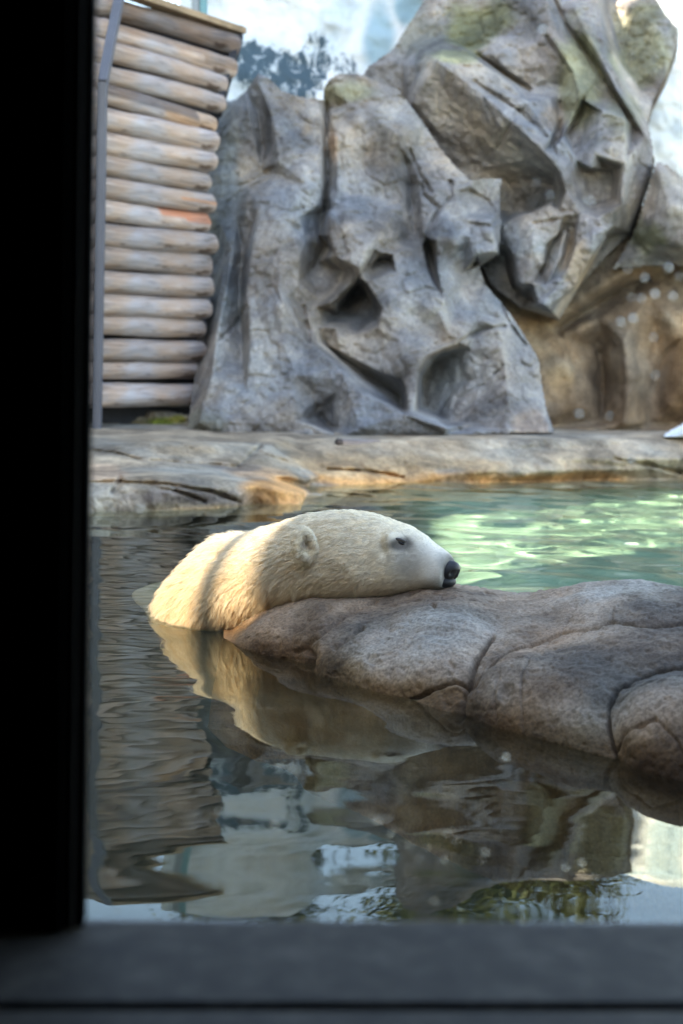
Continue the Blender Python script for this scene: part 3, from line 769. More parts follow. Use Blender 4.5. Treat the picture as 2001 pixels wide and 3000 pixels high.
M_dark = mat_plain('dark_stained_board', (0.035, 0.035, 0.04), 0.8, 0.2, 8.0, 0.3)
M_cap = mat_plain('bare_cap_board', (0.30, 0.21, 0.13), 0.8, 0.2, 7.0, 0.35)

def frame_of(P0, P1, up=(0, 0, 1)):
    x = P1 - P0; L = np.linalg.norm(x); x = x / L
    y = np.cross(up, x); y /= np.linalg.norm(y); z = np.cross(x, y)
    M = np.eye(4); M[:3, 0] = x; M[:3, 1] = y; M[:3, 2] = z; M[:3, 3] = P0
    return Matrix(M.tolist()), L

def log_mesh(name, P0, P1, r, parent, seed, mat, tintf=None):
    M, L = frame_of(np.array(P0), np.array(P1))
    nx, na = 48, 22
    us = np.concatenate([[0, 0.002, 0.008, 0.02], np.linspace(0.04, 0.95, nx - 8), [0.97, 0.985, 0.996, 1.0]])
    ang = 2 * math.pi * np.arange(na) / na
    e = np.minimum(us, 1 - us) * L
    taper = np.where(e > 0, np.sqrt(np.maximum(0, 1 - np.maximum(0, 1 - e / (0.36 * r)) ** 2)) * 0.4 + 0.6, 0.3)
    U, AN = np.meshgrid(us, ang, indexing='ij')
    q = np.stack([U * L * 1.5 + seed * 7.1, np.cos(AN) * .8, np.sin(AN) * .8], -1)
    rr = r * taper[:, None] * (1 + 0.14 * noise(q) + 0.07 * noise(q * 2.7 + 9))
    bow = 0.10 * r * noise(np.stack([us * 2 + seed * 3.3, us * 0 + 0.3, us * 0 + seed], -1))
    V = np.stack([U * L, np.cos(AN) * rr, np.sin(AN) * rr * 0.98 + bow[:, None]], -1).reshape(-1, 3)
    T = [tintf(u, a) if tintf else (1, 1, 1) for u in us for a in ang]
    Fc = []
    for k in range(len(us) - 1):
        for j in range(na):
            j2 = (j + 1) % na
            Fc.append((k * na + j, k * na + j2, (k + 1) * na + j2, (k + 1) * na + j))
    Fc.append(tuple(range(na - 1, -1, -1))); Fc.append(tuple((len(us) - 1) * na + j for j in range(na)))
    o = mesh_obj(name, V, Fc, mat, None, True, T)
    o.matrix_world = M
    if parent is not None:
        o.parent = parent; o.matrix_parent_inverse = parent.matrix_world.inverted()
    return o

def beam(name, P0, P1, w, d, mat, parent, bevel=0.004):
    M, L = frame_of(np.array(P0), np.array(P1), (0, 1, 0.01))
    o = box(name, (0, -w / 2, -d / 2), (L, w / 2, d / 2), mat, None, bevel)
    o.matrix_world = M
    if parent is not None:
        o.parent = parent; o.matrix_parent_inverse = parent.matrix_world.inverted()
    return o

lw = empty('log_wall', tuple(G(430, 1262, .25)))
tag(lw, 'wall of stacked weathered grey logs with a sloping top, standing on the shore', 'log wall')
bpy.context.view_layer.update()
# (left x, left y, right x, right y, thickness px, back offset)
LOGS = [(353, 34, 690, 132, 70, .62), (350, 103, 675, 203, 62, .47), (342, 161, 659, 249, 60, .32), (330, 226, 644, 306, 62, .17), (319, 285, 627, 367, 62, .06), (315, 352, 619, 417, 66, 0), (313, 420, 611, 475, 64, 0),
        (311, 486, 609, 536, 62, 0), (309, 549, 613, 597, 62, 0), (307, 617, 602, 655, 66, 0), (305, 687, 614, 718, 66, 0), (305, 755, 610, 780, 68, 0), (304, 825, 608, 843, 66, 0), (302, 891, 600, 906, 64, 0),
        (300, 955, 595, 963, 58, 0), (297, 1023, 583, 1028, 64, 0), (297, 1086, 577, 1083, 52, 0), (296, 1158, 573, 1155, 70, 0)]
ALab = {9: 'grey log with a bare orange patch near its end', 0: 'dark stained top log', 8: 'log with an orange streak along its end'}
for k, (x0, y0, x1, y1, th, bk) in enumerate(LOGS):
    Y0, Y1 = 9.55 + bk * 1.2, 10.42 + bk * 1.2
    sl = (y1 - y0) / (x1 - x0)
    jit = [0, 6, -5, 3, -7, 5, 8, -6, 4, -3, 7, -5, 2, 6, -8, 5, -4, 3][k]
    P0 = W(x0 - 130, y0 - 130 * sl + jit * .5, Y0 - 0.36); P1 = W(x1 + jit, y1, Y1)
    r = th / 2 * 10.0 / F_PX * (1.01 + 0.006 * ((k * 7) % 9 - 4))
    def tf_(u, a, k=k):
        s = math.sin(a); c = math.cos(a)
        if k == 9 and u > 0.62 and -0.1 + 0.9 * (0.9 - u) < s < 0.98: return (1.10, 0.60, 0.42)
        if k == 8 and u > 0.72 and -0.15 < s < 0.25: return (1.25, 0.80, 0.52)
        if k == 0: return (0.42, 0.40, 0.40)
        if k == 1 and (s > 0.2 or (u > .75 and s > -.3)): return (0.62, 0.56, 0.50)
        if k == 4 and s > -0.1 and u < 0.85: return (0.42, 0.41, 0.42)
        if k == 4 and u > .6: return (1.15, .98, .78)
        return (1, 1, 1)
    lg = log_mesh('log', P0, P1, r, lw, k + 1, M_log, tf_)
    if k in ALab: lg['label'] = ALab[k]
# dark backing boards behind the logs
pb = [W(-150, 1262, 9.2), W(150, 1262, 9.5), W(560, 1262, 10.46), W(600, 500, 10.50), W(612, 420, 10.52), W(690, 118, 11.28), W(300, 0, 10.2), W(200, 250, 9.62), W(-150, 250, 9.2)]
nb_ = len(pb)
off = np.array([0, 0.12, 0])
backing = mesh_obj('backing_board', [p + off for p in pb] + [p + off * 2 for p in pb],
         [tuple(range(nb_))] + [tuple(range(2 * nb_ - 1, nb_ - 1, -1))] + [(k, k + nb_, (k + 1) % nb_ + nb_, (k + 1) % nb_) for k in range(nb_)], M_dark, None, False)
def adopt(o, p):
    o.parent = p; o.matrix_parent_inverse = p.matrix_world.inverted()
adopt(backing, lw)
beam('fascia_board', W(703, 100, 11.35), W(640, 318, 10.72), 0.05, 0.16, M_dark, lw)
beam('cap_board', W(330, -32, 10.05), W(702, 92, 11.2), 0.045, 0.14, M_cap, lw)
# side face of the same building, ends of its logs seen past the post
SIDE = [(338, 12), (320, 88), (300, 163), (290, 227), (284, 293), (282, 360), (281, 425), (280, 490), (280, 556), (279, 622), (278, 692), (277, 762), (276, 823), (276, 887), (275, 954), (274, 1027), (273, 1090), (272, 1160)]
for k, (x, y) in enumerate(SIDE):
    bk = LOGS[k][5] * 1.2
    P1 = W(x, y, 9.30 + bk); P0 = W(x - 420, y - 8, 8.95 + bk)
    log_mesh('side_log', P0, P1, 0.082, lw, 40 + k, M_log)
st = empty('steel_post', tuple(W(284, 1262, 9.25)))
tag(st, 'slim grey steel corner post bent back at the top of the log wall', 'post')
bpy.context.view_layer.update()
beam('upright', W(283, 1264, 9.22), W(300, 243, 9.22), 0.058, 0.07, M_steel, st)
beam('rafter', W(300, 246, 9.235), W(352, -20, 9.9), 0.058, 0.07, M_steel, st)

# mossy rubble at the foot of the log wall
outR = S((215, 1262, .24), (560, 1262, .24), (552, 1215, .36), (480, 1200, .40), (380, 1206, .38), (300, 1196, .40), (215, 1200, .40))
outR = [(x, y, 10.05 if y > 1230 else 10.2) for x, y, _ in outR]
rub = relief('rubble_bank', outR, [], M_shore, 4, 0, ((0.10, 0.10, False), (0.05, 0.03, True)), (),
             [(470, 1240, 80, 26, (.55, .75, .12), 1), (360, 1212, 70, 14, (1.6, 1.3, 1.0), .9), (330, 1245, 60, 18, (.8, .65, .35), .9), (520, 1228, 40, 18, (.75, .8, .15), 1), (400, 1240, 60, 20, (.5, .5, .25), .8)], .3, None, 3)
tag(rub, 'mossy bank of small stones at the foot of the log wall', 'rubble')

# pale post behind the log wall and a slack cable on the mossy rock
pp = empty('pilaster', tuple(W(565, 80, 12.3)))
tag(pp, 'pale white and teal post rising behind the log wall', 'post')
bpy.context.view_layer.update()
beam('white_strip', W(545, 120, 12.3), W(545, -160, 12.3), 0.10, 0.08, mat_plain('white_paint', (.62, .68, .68), .6, .3, 3, .1), pp)
beam('grey_strip', W(575, 120, 12.32), W(575, -160, 12.32), 0.06, 0.07, mat_plain('grey_paint', (.30, .34, .36), .6, .3, 3, .1), pp)
beam('teal_strip', W(597, 120, 12.3), W(597, -160, 12.3), 0.055, 0.08, mat_plain('teal_paint', (.16, .34, .36), .6, .3, 3, .1), pp)

# short log end lying on the ledge, and a white mound at the right
p0 = W(984, 1299, 8.8); p1 = p0 + np.array([0.28, 0.10, -0.01])
sl_ = log_mesh('driftwood', p0, p1, 0.033, None, 99, M_log, lambda u, a: (.25, .24, .24) if u < .12 else (.75, .74, .74))
tag(sl_, 'short dark-ended piece of driftwood lying on the rock ledge', 'driftwood')
outI = [(1935, 1282, 9.55), (1965, 1258, 9.7), (2000, 1240, 9.75), (2060, 1225, 9.8), (2140, 1240, 9.8), (2150, 1290, 9.6)]
im = relief('snow_mound', outI, [[(2000, 1270, 9.45), (2080, 1262, 9.4)]], mat_rock('painted_snow', ((0.6, 0.68, 0.74), (0.72, 0.77, 0.8), (0.78, 0.8, 0.8), (0.82, 0.83, 0.82)), speck=.1), 5, 2, ((0.3, .03, False),), (), (), .4, None, 5)
tag(im, 'small white snow-painted mound at the edge of the ledge', 'mound')

# ------------------------------------------------------------------ foreground rock ridge
def lerp_tab(tab, x):
    t = np.array(tab); return np.interp(x, t[:, 0], t[:, 1])
wl_tab = [(655, 1868), (720, 1904), (800, 1924), (860, 1932), (905, 1948), (935, 1976), (1010, 1998), (1150, 2040), (1340, 2095), (1400, 2113), (1600, 2170), (1780, 2224), (2001, 2292), (2200, 2352), (2700, 2500)]
rd_tab = [(655, 1867), (690, 1840), (760, 1792), (820, 1764), (900, 1737), (1000, 1739), (1130, 1743), (1190, 1728), (1240, 1717), (1330, 1719), (1440, 1733), (1550, 1739), (1620, 1734), (1700, 1716), (1800, 1705), (1900, 1707), (2001, 1719), (2200, 1738), (2450, 1850), (2620, 2200), (2700, 2490)]
ry_tab = [(655, 3.76), (760, 3.73), (900, 3.68), (1000, 3.66), (1200, 3.60), (1330, 3.56), (1550, 3.58), (1800, 3.50), (2200, 3.3), (2450, 3.0), (2620, 2.5), (2700, 2.22)]
cols = np.arange(655, 2700, 3.5)
def sm(y, n=9):
    k = np.hanning(n + 2)[1:-1]; k /= k.sum(); return np.convolve(np.pad(y, n // 2, mode='edge'), k, 'valid')
Pw = G(cols, sm(lerp_tab(wl_tab, cols), 5), 0.0)
Pr = W(cols, sm(lerp_tab(rd_tab, cols), 9), lerp_tab(ry_tab, cols))
Pr[:, 2] = np.maximum(Pr[:, 2], 0.004)
rows = []
for q in np.linspace(1, 0, 12, endpoint=False):               # below water, front
    rows.append(Pw + np.stack([-0.02 * q + 0 * cols, -0.22 * q + 0 * cols, -0.7 * q + 0 * cols], -1))
NV = 170
for v in np.linspace(0, 1, NV):
    a = v * math.pi / 2
    hp = 0.55 * (1 - math.cos(a)) + 0.45 * v ** 1.2; zp = math.sin(a) ** 0.92
    P = Pw + (Pr - Pw) * hp; P[:, 2] = Pr[:, 2] * zp
    rows.append(P)
for q in np.linspace(0, 1, 26)[1:]:                           # back side
    P = Pr + np.stack([0.10 * q + 0 * cols, 0.55 * np.sin(q * math.pi / 2) + 0 * cols, -(1 - math.cos(q * math.pi / 2)) * (Pr[:, 2] + 0.6)], -1)
    rows.append(P)
P = np.stack(rows)                                            # rows x cols x 3
def grid_normals(P):
    du = np.gradient(P, axis=1); dv = np.gradient(P, axis=0)
    n = np.cross(du, dv); n /= np.linalg.norm(n, axis=-1)[..., None] + 1e-12
    return n
N = grid_normals(P)
PX, PY = proj(P)
fr = np.zeros(P.shape[:2]); fr[:12 + NV + 3] = 1
RC = [([(1445, 1850), (1394, 1921), (1369, 1987), (1353, 2028), (1346, 2100)], 9, .045), ([(1369, 1993), (1328, 1987), (1266, 2013), (1195, 2046)], 8, .035),
      ([(1379, 2003), (1440, 1947), (1501, 1901), (1568, 1878), (1639, 1847), (1736, 1829), (1787, 1814), (1879, 1824), (2010, 1814)], 7, .022), ([(1639, 1844), (1680, 1788), (1716, 1758)], 5, .010),
      ([(1609, 1867), (1568, 1936), (1537, 2013), (1535, 2130)], 5, .010), ([(2010, 1931), (1915, 1952), (1854, 1982), (1803, 2023), (1782, 2069), (1777, 2125), (1793, 2225)], 9, .045),
      ([(1793, 2197), (1828, 2156), (1930, 2130)], 6, .018), ([(1823, 2064), (1915, 2018), (1990, 1987)], 5, .010), ([(1455, 2120), (1456, 2060), (1470, 2000)], 5, .010), ([(1798, 1778), (1785, 1815)], 5, .008),
      ([(870, 1913), (927, 1870), (984, 1828), (1042, 1786), (1100, 1762)], 9, .016), ([(984, 1900), (1020, 1872), (1062, 1842)], 12, .020), ([(1142, 1850), (1180, 1842)], 7, .010), ([(1265, 1772), (1272, 1778)], 8, .014),
      ([(905, 1960), (915, 1925), (900, 1905)], 16, .03), ([(1930, 2130), (1990, 2180), (2010, 2240)], 5, .012), ([(1200, 1905), (1270, 1860), (1360, 1830)], 10, .008), ([(860, 1860), (900, 1815), (960, 1790)], 22, .012),
      ([(1900, 1800), (1960, 1775), (2010, 1765)], 5, .008)]
disp = np.zeros(P.shape[:2]); crk = np.zeros(P.shape[:2])
wob = 7 * noise(np.stack([PX / 35, PY / 35, PX * 0], -1))
for line, wd, dp in RC:
    dd = seg_dist(PX, PY, line) + wob * 0.5
    disp -= 0.62 * dp * np.exp(-(dd / (wd * .55)) ** 2) * fr
    if dp >= .02 and wd < 10: disp -= dp * 0.38 * np.exp(-(dd / (wd * 5)) ** 2) * fr
    crk = np.maximum(crk, np.exp(-(dd / wd) ** 2) * min(1, dp / .03) * fr)
for (x, y, rx, ry, h) in ((1560, 2010, 190, 90, .03), (1950, 2080, 150, 90, .03), (1150, 1930, 170, 80, .015), (790, 1860, 90, 45, .008)):
    disp += h * np.exp(-((PX - x) / rx) ** 2 - ((PY - y) / ry) ** 2) * fr
disp += 0.012 * fbm(P / 0.18, 4) + 0.004 * fbm(P / 0.045 + 3, 4) + 0.0016 * noise(P / 0.012)
disp -= 0.008 * smoothstep(.30, .55, noise(P / .055 + 3)) * smoothstep(-.1, .2, noise(P / .3 + 8)) + 0.003 * smoothstep(.25, .5, noise(P / .02 + 5))
edge = smoothstep(655, 700, PX)
P = P + N * (disp * np.where(N[..., 2:3].mean() > 0, 1, -1) * edge)[..., None]
ti_ = np.ones(P.shape)
pn = fbm(P * 6 + 2, 4)
def paint_world(tint, k, c):
    k = np.clip(k, 0, 1)[..., None]; return tint * (1 - k) + np.array(c) * k
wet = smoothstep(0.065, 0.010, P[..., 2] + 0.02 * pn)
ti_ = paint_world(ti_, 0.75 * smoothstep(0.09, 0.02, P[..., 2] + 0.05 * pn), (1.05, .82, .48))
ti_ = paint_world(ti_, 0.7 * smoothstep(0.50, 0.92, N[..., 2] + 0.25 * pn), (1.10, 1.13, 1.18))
ti_ = paint_world(ti_, 0.9 * wet, (.42, .32, .20))
ti_ = paint_world(ti_, 0.8 * np.exp(-(((PX - 910) / 70) ** 2 + ((PY - 1840) / 30) ** 2)) * fr, (.55, .52, .52))  # shade of the hollow darkened into the tint
ti_ = paint_world(ti_, 0.6 * crk, (.58, .52, .46))
big_ = fbm(P * 3.1 + 6, 3)
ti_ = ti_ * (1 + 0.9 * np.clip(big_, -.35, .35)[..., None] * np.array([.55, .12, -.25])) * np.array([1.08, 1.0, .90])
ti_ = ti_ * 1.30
M_granite = mat_rock('brown_granite', ((0.080, 0.062, 0.048), (0.155, 0.122, 0.093), (0.225, 0.182, 0.142), (0.31, 0.262, 0.215)), 2.6, 130, 0.55, 0.007, 0.42, 0.75, (0.38, 0.46, 0.53, 0.63))
I = np.arange(P.shape[0] * P.shape[1]).reshape(P.shape[:2])
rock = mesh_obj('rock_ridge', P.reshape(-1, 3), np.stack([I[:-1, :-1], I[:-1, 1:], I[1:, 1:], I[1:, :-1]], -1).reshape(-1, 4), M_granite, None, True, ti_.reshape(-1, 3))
tag(rock, 'low rounded brown granite ridge under the bear, rising from the water', 'rock')

# ------------------------------------------------------------------ polar bear
# stations along the spine: photo x, top y, bottom y, distance, half width
ST = [(1322, 1654, 1702, 3.566, .020), (1318, 1640, 1714, 3.569, .040), (1308, 1623, 1726, 3.572, .053), (1280, 1604, 1730, 3.585, .060), (1252, 1586, 1734, 3.598, .064), (1226, 1562, 1740, 3.612, .074),
      (1190, 1543, 1746, 3.628, .088), (1150, 1528, 1752, 3.650, .100), (1100, 1512, 1760, 3.675, .114), (1040, 1498, 1764, 3.700, .126), (980, 1497, 1760, 3.725, .130), (920, 1508, 1765, 3.750, .134),
      (860, 1529, 1780, 3.785, .142), (800, 1553, 1810, 3.830, .155), (745, 1570, 1850, 3.880, .170), (700, 1573, 1900, 3.940, .172), (664, 1579, 1950, 4.000, .168), (645, 1592, 1990, 4.070, .165),
      (626, 1614, 2000, 4.150, .165), (606, 1645, 2000, 4.250, .165), (584, 1685, 2000, 4.360, .165), (556, 1730, 2000, 4.490, .160), (530, 1775, 1990, 4.640, .145), (510, 1815, 1960, 4.760, .09)]
ST = np.array(ST)
nS, nA = 260, 120
t0 = np.linspace(0, 1, len(ST)); t1 = np.linspace(0, 1, nS)
def cub(tab):
    # monotone-ish smooth interpolation: linear then blurred
    y = np.interp(t1, t0, tab); return sm(y, 15)
D = np.stack([cub(ST[:, k]) for k in range(5)], 1)
top = W(D[:, 0], D[:, 1], D[:, 3]); bot = W(D[:, 0], D[:, 2], D[:, 3])
cen = (top + bot) / 2; hh = (top[:, 2] - bot[:, 2]) / 2
tan = np.gradient(cen, axis=0); tan[:, 2] *= 0.35; tan /= np.linalg.norm(tan, axis=1)[:, None]
tan = np.stack([sm(tan[:, k], 31) for k in range(3)], 1); tan /= np.linalg.norm(tan, axis=1)[:, None]
side = np.cross(tan, [0, 0, 1.0]); side /= np.linalg.norm(side, axis=1)[:, None]        # tan runs nose -> rump
if side[100, 1] > 0: side = -side                                                        # towards the camera
upv = np.cross(side, tan); upv *= np.sign(upv[:, 2:3])
ph = np.linspace(0, 2 * math.pi, nA, endpoint=False)
s_ = np.sin(ph); c_ = np.cos(ph)
tt = t1[:, None]
idx_of = lambda x: float(np.interp(-x, -ST[:, 0], t0))
t_eye, t_ear, t_sh, t_muz = idx_of(1166), idx_of(888), idx_of(660), idx_of(1270)
pear = 0.10 * smoothstep(t_eye - .05, t_eye + .12, tt) + 0.06 + 0.46 * smoothstep(t_ear, t_sh + .05, tt)
sx = np.sign(c_) * np.abs(c_) ** 0.88; sz = np.sign(s_) * np.abs(s_) ** 0.92
wid = D[:, 4][:, None] * (1 - pear * s_[None, :])
PB = cen[:, None, :] + side[:, None, :] * (wid * sx[None, :])[..., None] + upv[:, None, :] * (hh[:, None] * sz[None, :])[..., None]
# muzzle: flat bridge, full lips; brow and cheek modelling (angles measured from the camera side, both sides alike)
def bumpf(tc, tw, sc_, sw, h):
    return h * np.exp(-((tt - tc) / tw) ** 2) * np.exp(-((s_[None, :] - sc_) / sw) ** 2) * (np.abs(c_)[None, :] ** 0.5)
rad = np.zeros((nS, nA))
rad += bumpf(t_eye - .012, .018, .66, .22, .016)        # brow ridge
rad -= bumpf(t_eye - .002, .014, .36, .18, .013)        # eye socket
rad -= bumpf(t_eye - .05, .03, .55, .3, .006)           # in front of the eye
rad += bumpf(t_eye + .06, .05, -.1, .5, .012)           # cheek
rad += bumpf(t_muz - .02, .03, -.35, .35, .006)         # lip
rad -= bumpf(t_eye + .02, .03, .0, .25, .006)           # below the eye
rad += bumpf(t_ear + .02, .03, .3, .4, .008)
rad += bumpf(t_sh + .02, .07, .1, .6, .02)              # shoulder
rad -= bumpf(t_sh - .08, .03, .2, .8, .010)
outd = side[:, None, :] * (sx[None, :] * 0.8)[..., None] + upv[:, None, :] * (s_[None, :])[..., None]
outd /= np.linalg.norm(outd, axis=-1)[..., None] + 1e-9
PB = PB + outd * rad[..., None]
PB = PB + outd * (0.006 * fbm(PB / 0.10, 3) * smoothstep(t_eye, t_ear, tt))[..., None]
Vb = PB.reshape(-1, 3)
I = np.arange(nS * nA).reshape(nS, nA); J = np.roll(I, -1, 1)
Fb = [tuple(q) for q in np.stack([I[:-1], J[:-1], J[1:], I[1:]], -1).reshape(-1, 4)]
Fb += [tuple(I[0, ::-1]), tuple(I[-1])]

def surf(tc, s, near=True):
    """point and outward direction on the lofted body at spine parameter tc and height s in [-1, 1]"""
    k = int(round(tc * (nS - 1))); a = math.asin(s)
    j = int(round((a if near else math.pi - a) / (2 * math.pi) * nA)) % nA
    return PB[k, j], outd[k, j], tan[k], upv[k], side[k]

def ellipsoid(c, ax, r, n=24, dent=None):
    V, Fc = [], []
    for i in range(n + 1):
        th = math.pi * i / n
        for j in range(2 * n):
            f = math.pi * j / n
            u = np.array([math.sin(th) * math.cos(f), math.sin(th) * math.sin(f), math.cos(th)])
            q = u * r
            if dent is not None: q = dent(u, q)
            V.append(c + ax[0] * q[0] + ax[1] * q[1] + ax[2] * q[2])
    for i in range(n):
        for j in range(2 * n):
            j2 = (j + 1) % (2 * n)
            Fc.append((i * 2 * n + j, (i + 1) * 2 * n + j, (i + 1) * 2 * n + j2, i * 2 * n + j2))
    return V, Fc

ear_info = []
allV = list(Vb); allF = list(Fb)
for near in (True, False):
    p, o_, tn, up_, sd = surf(t_ear, .52, near)
    out_ = o_.copy(); out_[2] *= .3; out_ /= np.linalg.norm(out_)
    if near:
        qx, qy = proj(PB); dd_ = np.hypot(qx - 896, qy - 1596) + 1e3 * (c_[None, :] < 0)
        ysurf = float(PB.reshape(-1, 3)[np.argsort(dd_.ravel())[:6], 1].mean())
        c = W(893, 1594, ysurf - 0.027)
    else: c = p - out_ * .004 - np.array([0, 0, .03])
    fwd = -tn * 0.66 + out_ * 0.62 + np.array([0, 0, -.12]); fwd /= np.linalg.norm(fwd)      # the cup opens forward and outward
    upe = np.array([0, 0, 1.0]) * .95 + tn * .30; upe -= fwd * upe.dot(fwd); upe /= np.linalg.norm(upe)
    sde = np.cross(upe, fwd)
    es = 1.0 if sde.dot(-tn) > 0 else -1.0          # which way is the nose
    def dent(u, q):
        k = max(0.0, u[0]) ** 1.2 * math.exp(-(((u[1] - es * .18) / .55) ** 2 + ((u[2] + .12) / .62) ** 2))
        q = q.copy(); q[0] -= .028 * k; return q
    V2, F2 = ellipsoid(c, (fwd, sde, upe), np.array([.024, .032, .046]), 24, dent)
    b = len(allV); allV += V2; allF += [tuple(k + b for k in f) for f in F2]
    ear_info.append((c, fwd, upe, sde))

me0 = bpy.data.meshes.new('bear_raw'); me0.from_pydata([tuple(map(float, v)) for v in allV], [], [tuple(map(int, f)) for f in allF]); me0.update()
raw = bpy.data.objects.new('bear_raw', me0); COL.objects.link(raw)
md = raw.modifiers.new('r', 'REMESH'); md.mode = 'VOXEL'; md.voxel_size = 0.0048; md.adaptivity = 0
ms_ = raw.modifiers.new('s', 'SMOOTH'); ms_.factor = 0.5; ms_.iterations = 3
bpy.context.view_layer.update()
dg = bpy.context.evaluated_depsgraph_get()
ev = raw.evaluated_get(dg)
me_b = bpy.data.meshes.new_from_object(ev)
bpy.data.objects.remove(raw, do_unlink=True); bpy.data.meshes.remove(me0)
nv = len(me_b.vertices); BV = np.zeros(nv * 3); me_b.vertices.foreach_get('co', BV); BV = BV.reshape(-1, 3)
me_b.name = 'body'

eye_p, eye_o, eye_t, eye_u, eye_s = surf(t_eye - .003, .40, True)
eye_c = W(1166, 1592, eye_p[1])
nose_c = (W(1325, 1668, 3.545) + W(1325, 1668, 3.575)) / 2
midline = lambda P: None

def bear_tint(P):
    T = np.tile(np.array([1.0, .96, .865]), (len(P), 1))
    n = fbm(P / .09 + 4, 4); n2 = fbm(P / .03 + 8, 3)
    px, py = proj(P)
    # yellower throat, chest and flank low to the water
    low = smoothstep(.30, .02, P[:, 2] + .06 * n) * smoothstep(1180, 1000, px)
    def mixin(T, k, c):
        k = np.clip(k, 0, 1)[:, None]; return T * (1 - k) + np.array(c) * k
    T = mixin(T, .55 * low, (.93, .80, .56))
    T = mixin(T, .35 * smoothstep(.1, .5, n) * smoothstep(1150, 1000, px), (.88, .76, .56))
    muz = smoothstep(.20, .02, np.linalg.norm(P - nose_c, axis=1))
    T = mixin(T, .7 * muz, (.84, .85, .87))
    T = mixin(T, .8 * smoothstep(.060, .024, np.linalg.norm(P - nose_c, axis=1) + .012 * n2), (.14, .14, .15))
    lips = smoothstep(.030, .0, np.abs(P[:, 2] - (nose_c[2] - .036))) * smoothstep(.11, .03, np.linalg.norm(P - nose_c, axis=1))
    T = mixin(T, .5 * lips, (.12, .12, .13))
    d = (P - eye_c)
    de = np.sqrt(((d @ eye_t + .010) / .032) ** 2 + ((d[:, 2] + .001) / .019) ** 2 + (d @ eye_o / .05) ** 2)
    T = mixin(T, .95 * smoothstep(1.15, .45, de + .12 * n2), (.10, .09, .085))
    d2 = d + eye_t * .035 + np.array([0, 0, .035])
    T = mixin(T, .5 * smoothstep(1.3, .2, np.linalg.norm(d2, axis=1) / .055), (.50, .50, .50))
    for (c, fw, ue, se) in ear_info:
        q = P - (c + fw * .006)
        r = np.sqrt((q @ se / .017) ** 2 + (q @ ue / .026) ** 2 + (q @ fw / .022) ** 2)
        T = mixin(T, .6 * smoothstep(1.0, .3, r), (.50, .41, .32))
    return T

tb_ = NT('bear_skin_and_underfur')
ab = tb_.n('ShaderNodeVertexColor', layer_name='tint').outputs['Color']
tb_.l(tb_.mix(1.0, (0.85, 0.80, 0.70), ab, 'MULTIPLY'), tb_.b.inputs['Base Color'])
M_body = tb_.done(0.9, 0.1)
ca = me_b.color_attributes.new('tint', 'FLOAT_COLOR', 'POINT')
c4 = np.ones((nv, 4), np.float32); c4[:, :3] = bear_tint(BV); ca.data.foreach_set('color', c4.ravel())
me_b.materials.clear(); me_b.materials.append(M_body); me_b.shade_smooth()
bear = empty('polar_bear', tuple(G(650, 1850, 0)))
tag(bear, 'cream-white polar bear resting its chin on the brown rock ridge, half in the water', 'polar bear')
bpy.context.view_layer.update()
bo = bpy.data.objects.new('body', me_b); COL.objects.link(bo); adopt(bo, bear)

# nose leather with nostrils
nk = int(round(idx_of(1330) * (nS - 1)))
nf_, nu_, ns_ = -tan[nk], np.array([0, 0, 1.0]), side[nk]
nf_ = nf_ * .94 + np.array([0.25, 0.12, -.1]); nf_ /= np.linalg.norm(nf_)
nu_ = nu_ - nf_ * nu_.dot(nf_); nu_ /= np.linalg.norm(nu_)
def ndent(u, q):
    q = q.copy()
    for sg in (-1, 1):
        k = math.exp(-(((u[1] - .52 * sg) / .22) ** 2 + ((u[2] + .12) / .26) ** 2)) * max(0, u[0] + .2)
        q[0] -= .008 * k
    q[0] -= .006 * math.exp(-(u[1] / .12) ** 2) * (1 if u[2] < .1 else 0)
    q[2] += .004 * max(0, u[0]) - .003 * abs(u[1])
    return q
V2, F2 = ellipsoid(W(1318, 1672, 3.565), (nf_, ns_, nu_), np.array([.0235, .029, .0262]), 28, ndent)
tn_ = NT('nose_leather'); nn = tn_.noise(tn_.coord(), 420, 3, .6)
tn_.b.inputs['Base Color'].default_value = (.014, .014, .016, 1); tn_.bump(nn, .5, .001)
M_nose = tn_.done(0.5, 0.4)
no = mesh_obj('nose', V2, F2, M_nose); adopt(no, bear)
V2, F2 = ellipsoid(W(1301, 1702, 3.567), (nf_, ns_, nu_), np.array([.026, .033, .017]), 16)
li = mesh_obj('lower_lip', V2, F2, mat_plain('dark_lip', (.016, .016, .018), .55, .3)); adopt(li, bear)

# eye nearly closed: dark ball behind a heavy lid
for near in (True, False):
    p, o_, tn, up_, sd = surf(t_eye - .003, .38, near)
    c = (eye_c if near else p) - o_ * .007
    V2, F2 = ellipsoid(c, (tn, o_, up_), np.array([.018, .0125, .0095]), 16)
    e_ = mesh_obj('eye', V2, F2, mat_plain('eye_dark', (.008, .007, .006), .2, .5)); adopt(e_, bear)
    lidc = c + up_ * .0085 + o_ * .002
    V2, F2 = ellipsoid(lidc, (tn, o_, up_), np.array([.019, .013, .0065]), 14)
    l_ = mesh_obj('eyelid', V2, F2, mat_plain('eyelid_skin', (.10, .095, .09), .7, .3)); adopt(l_, e_)

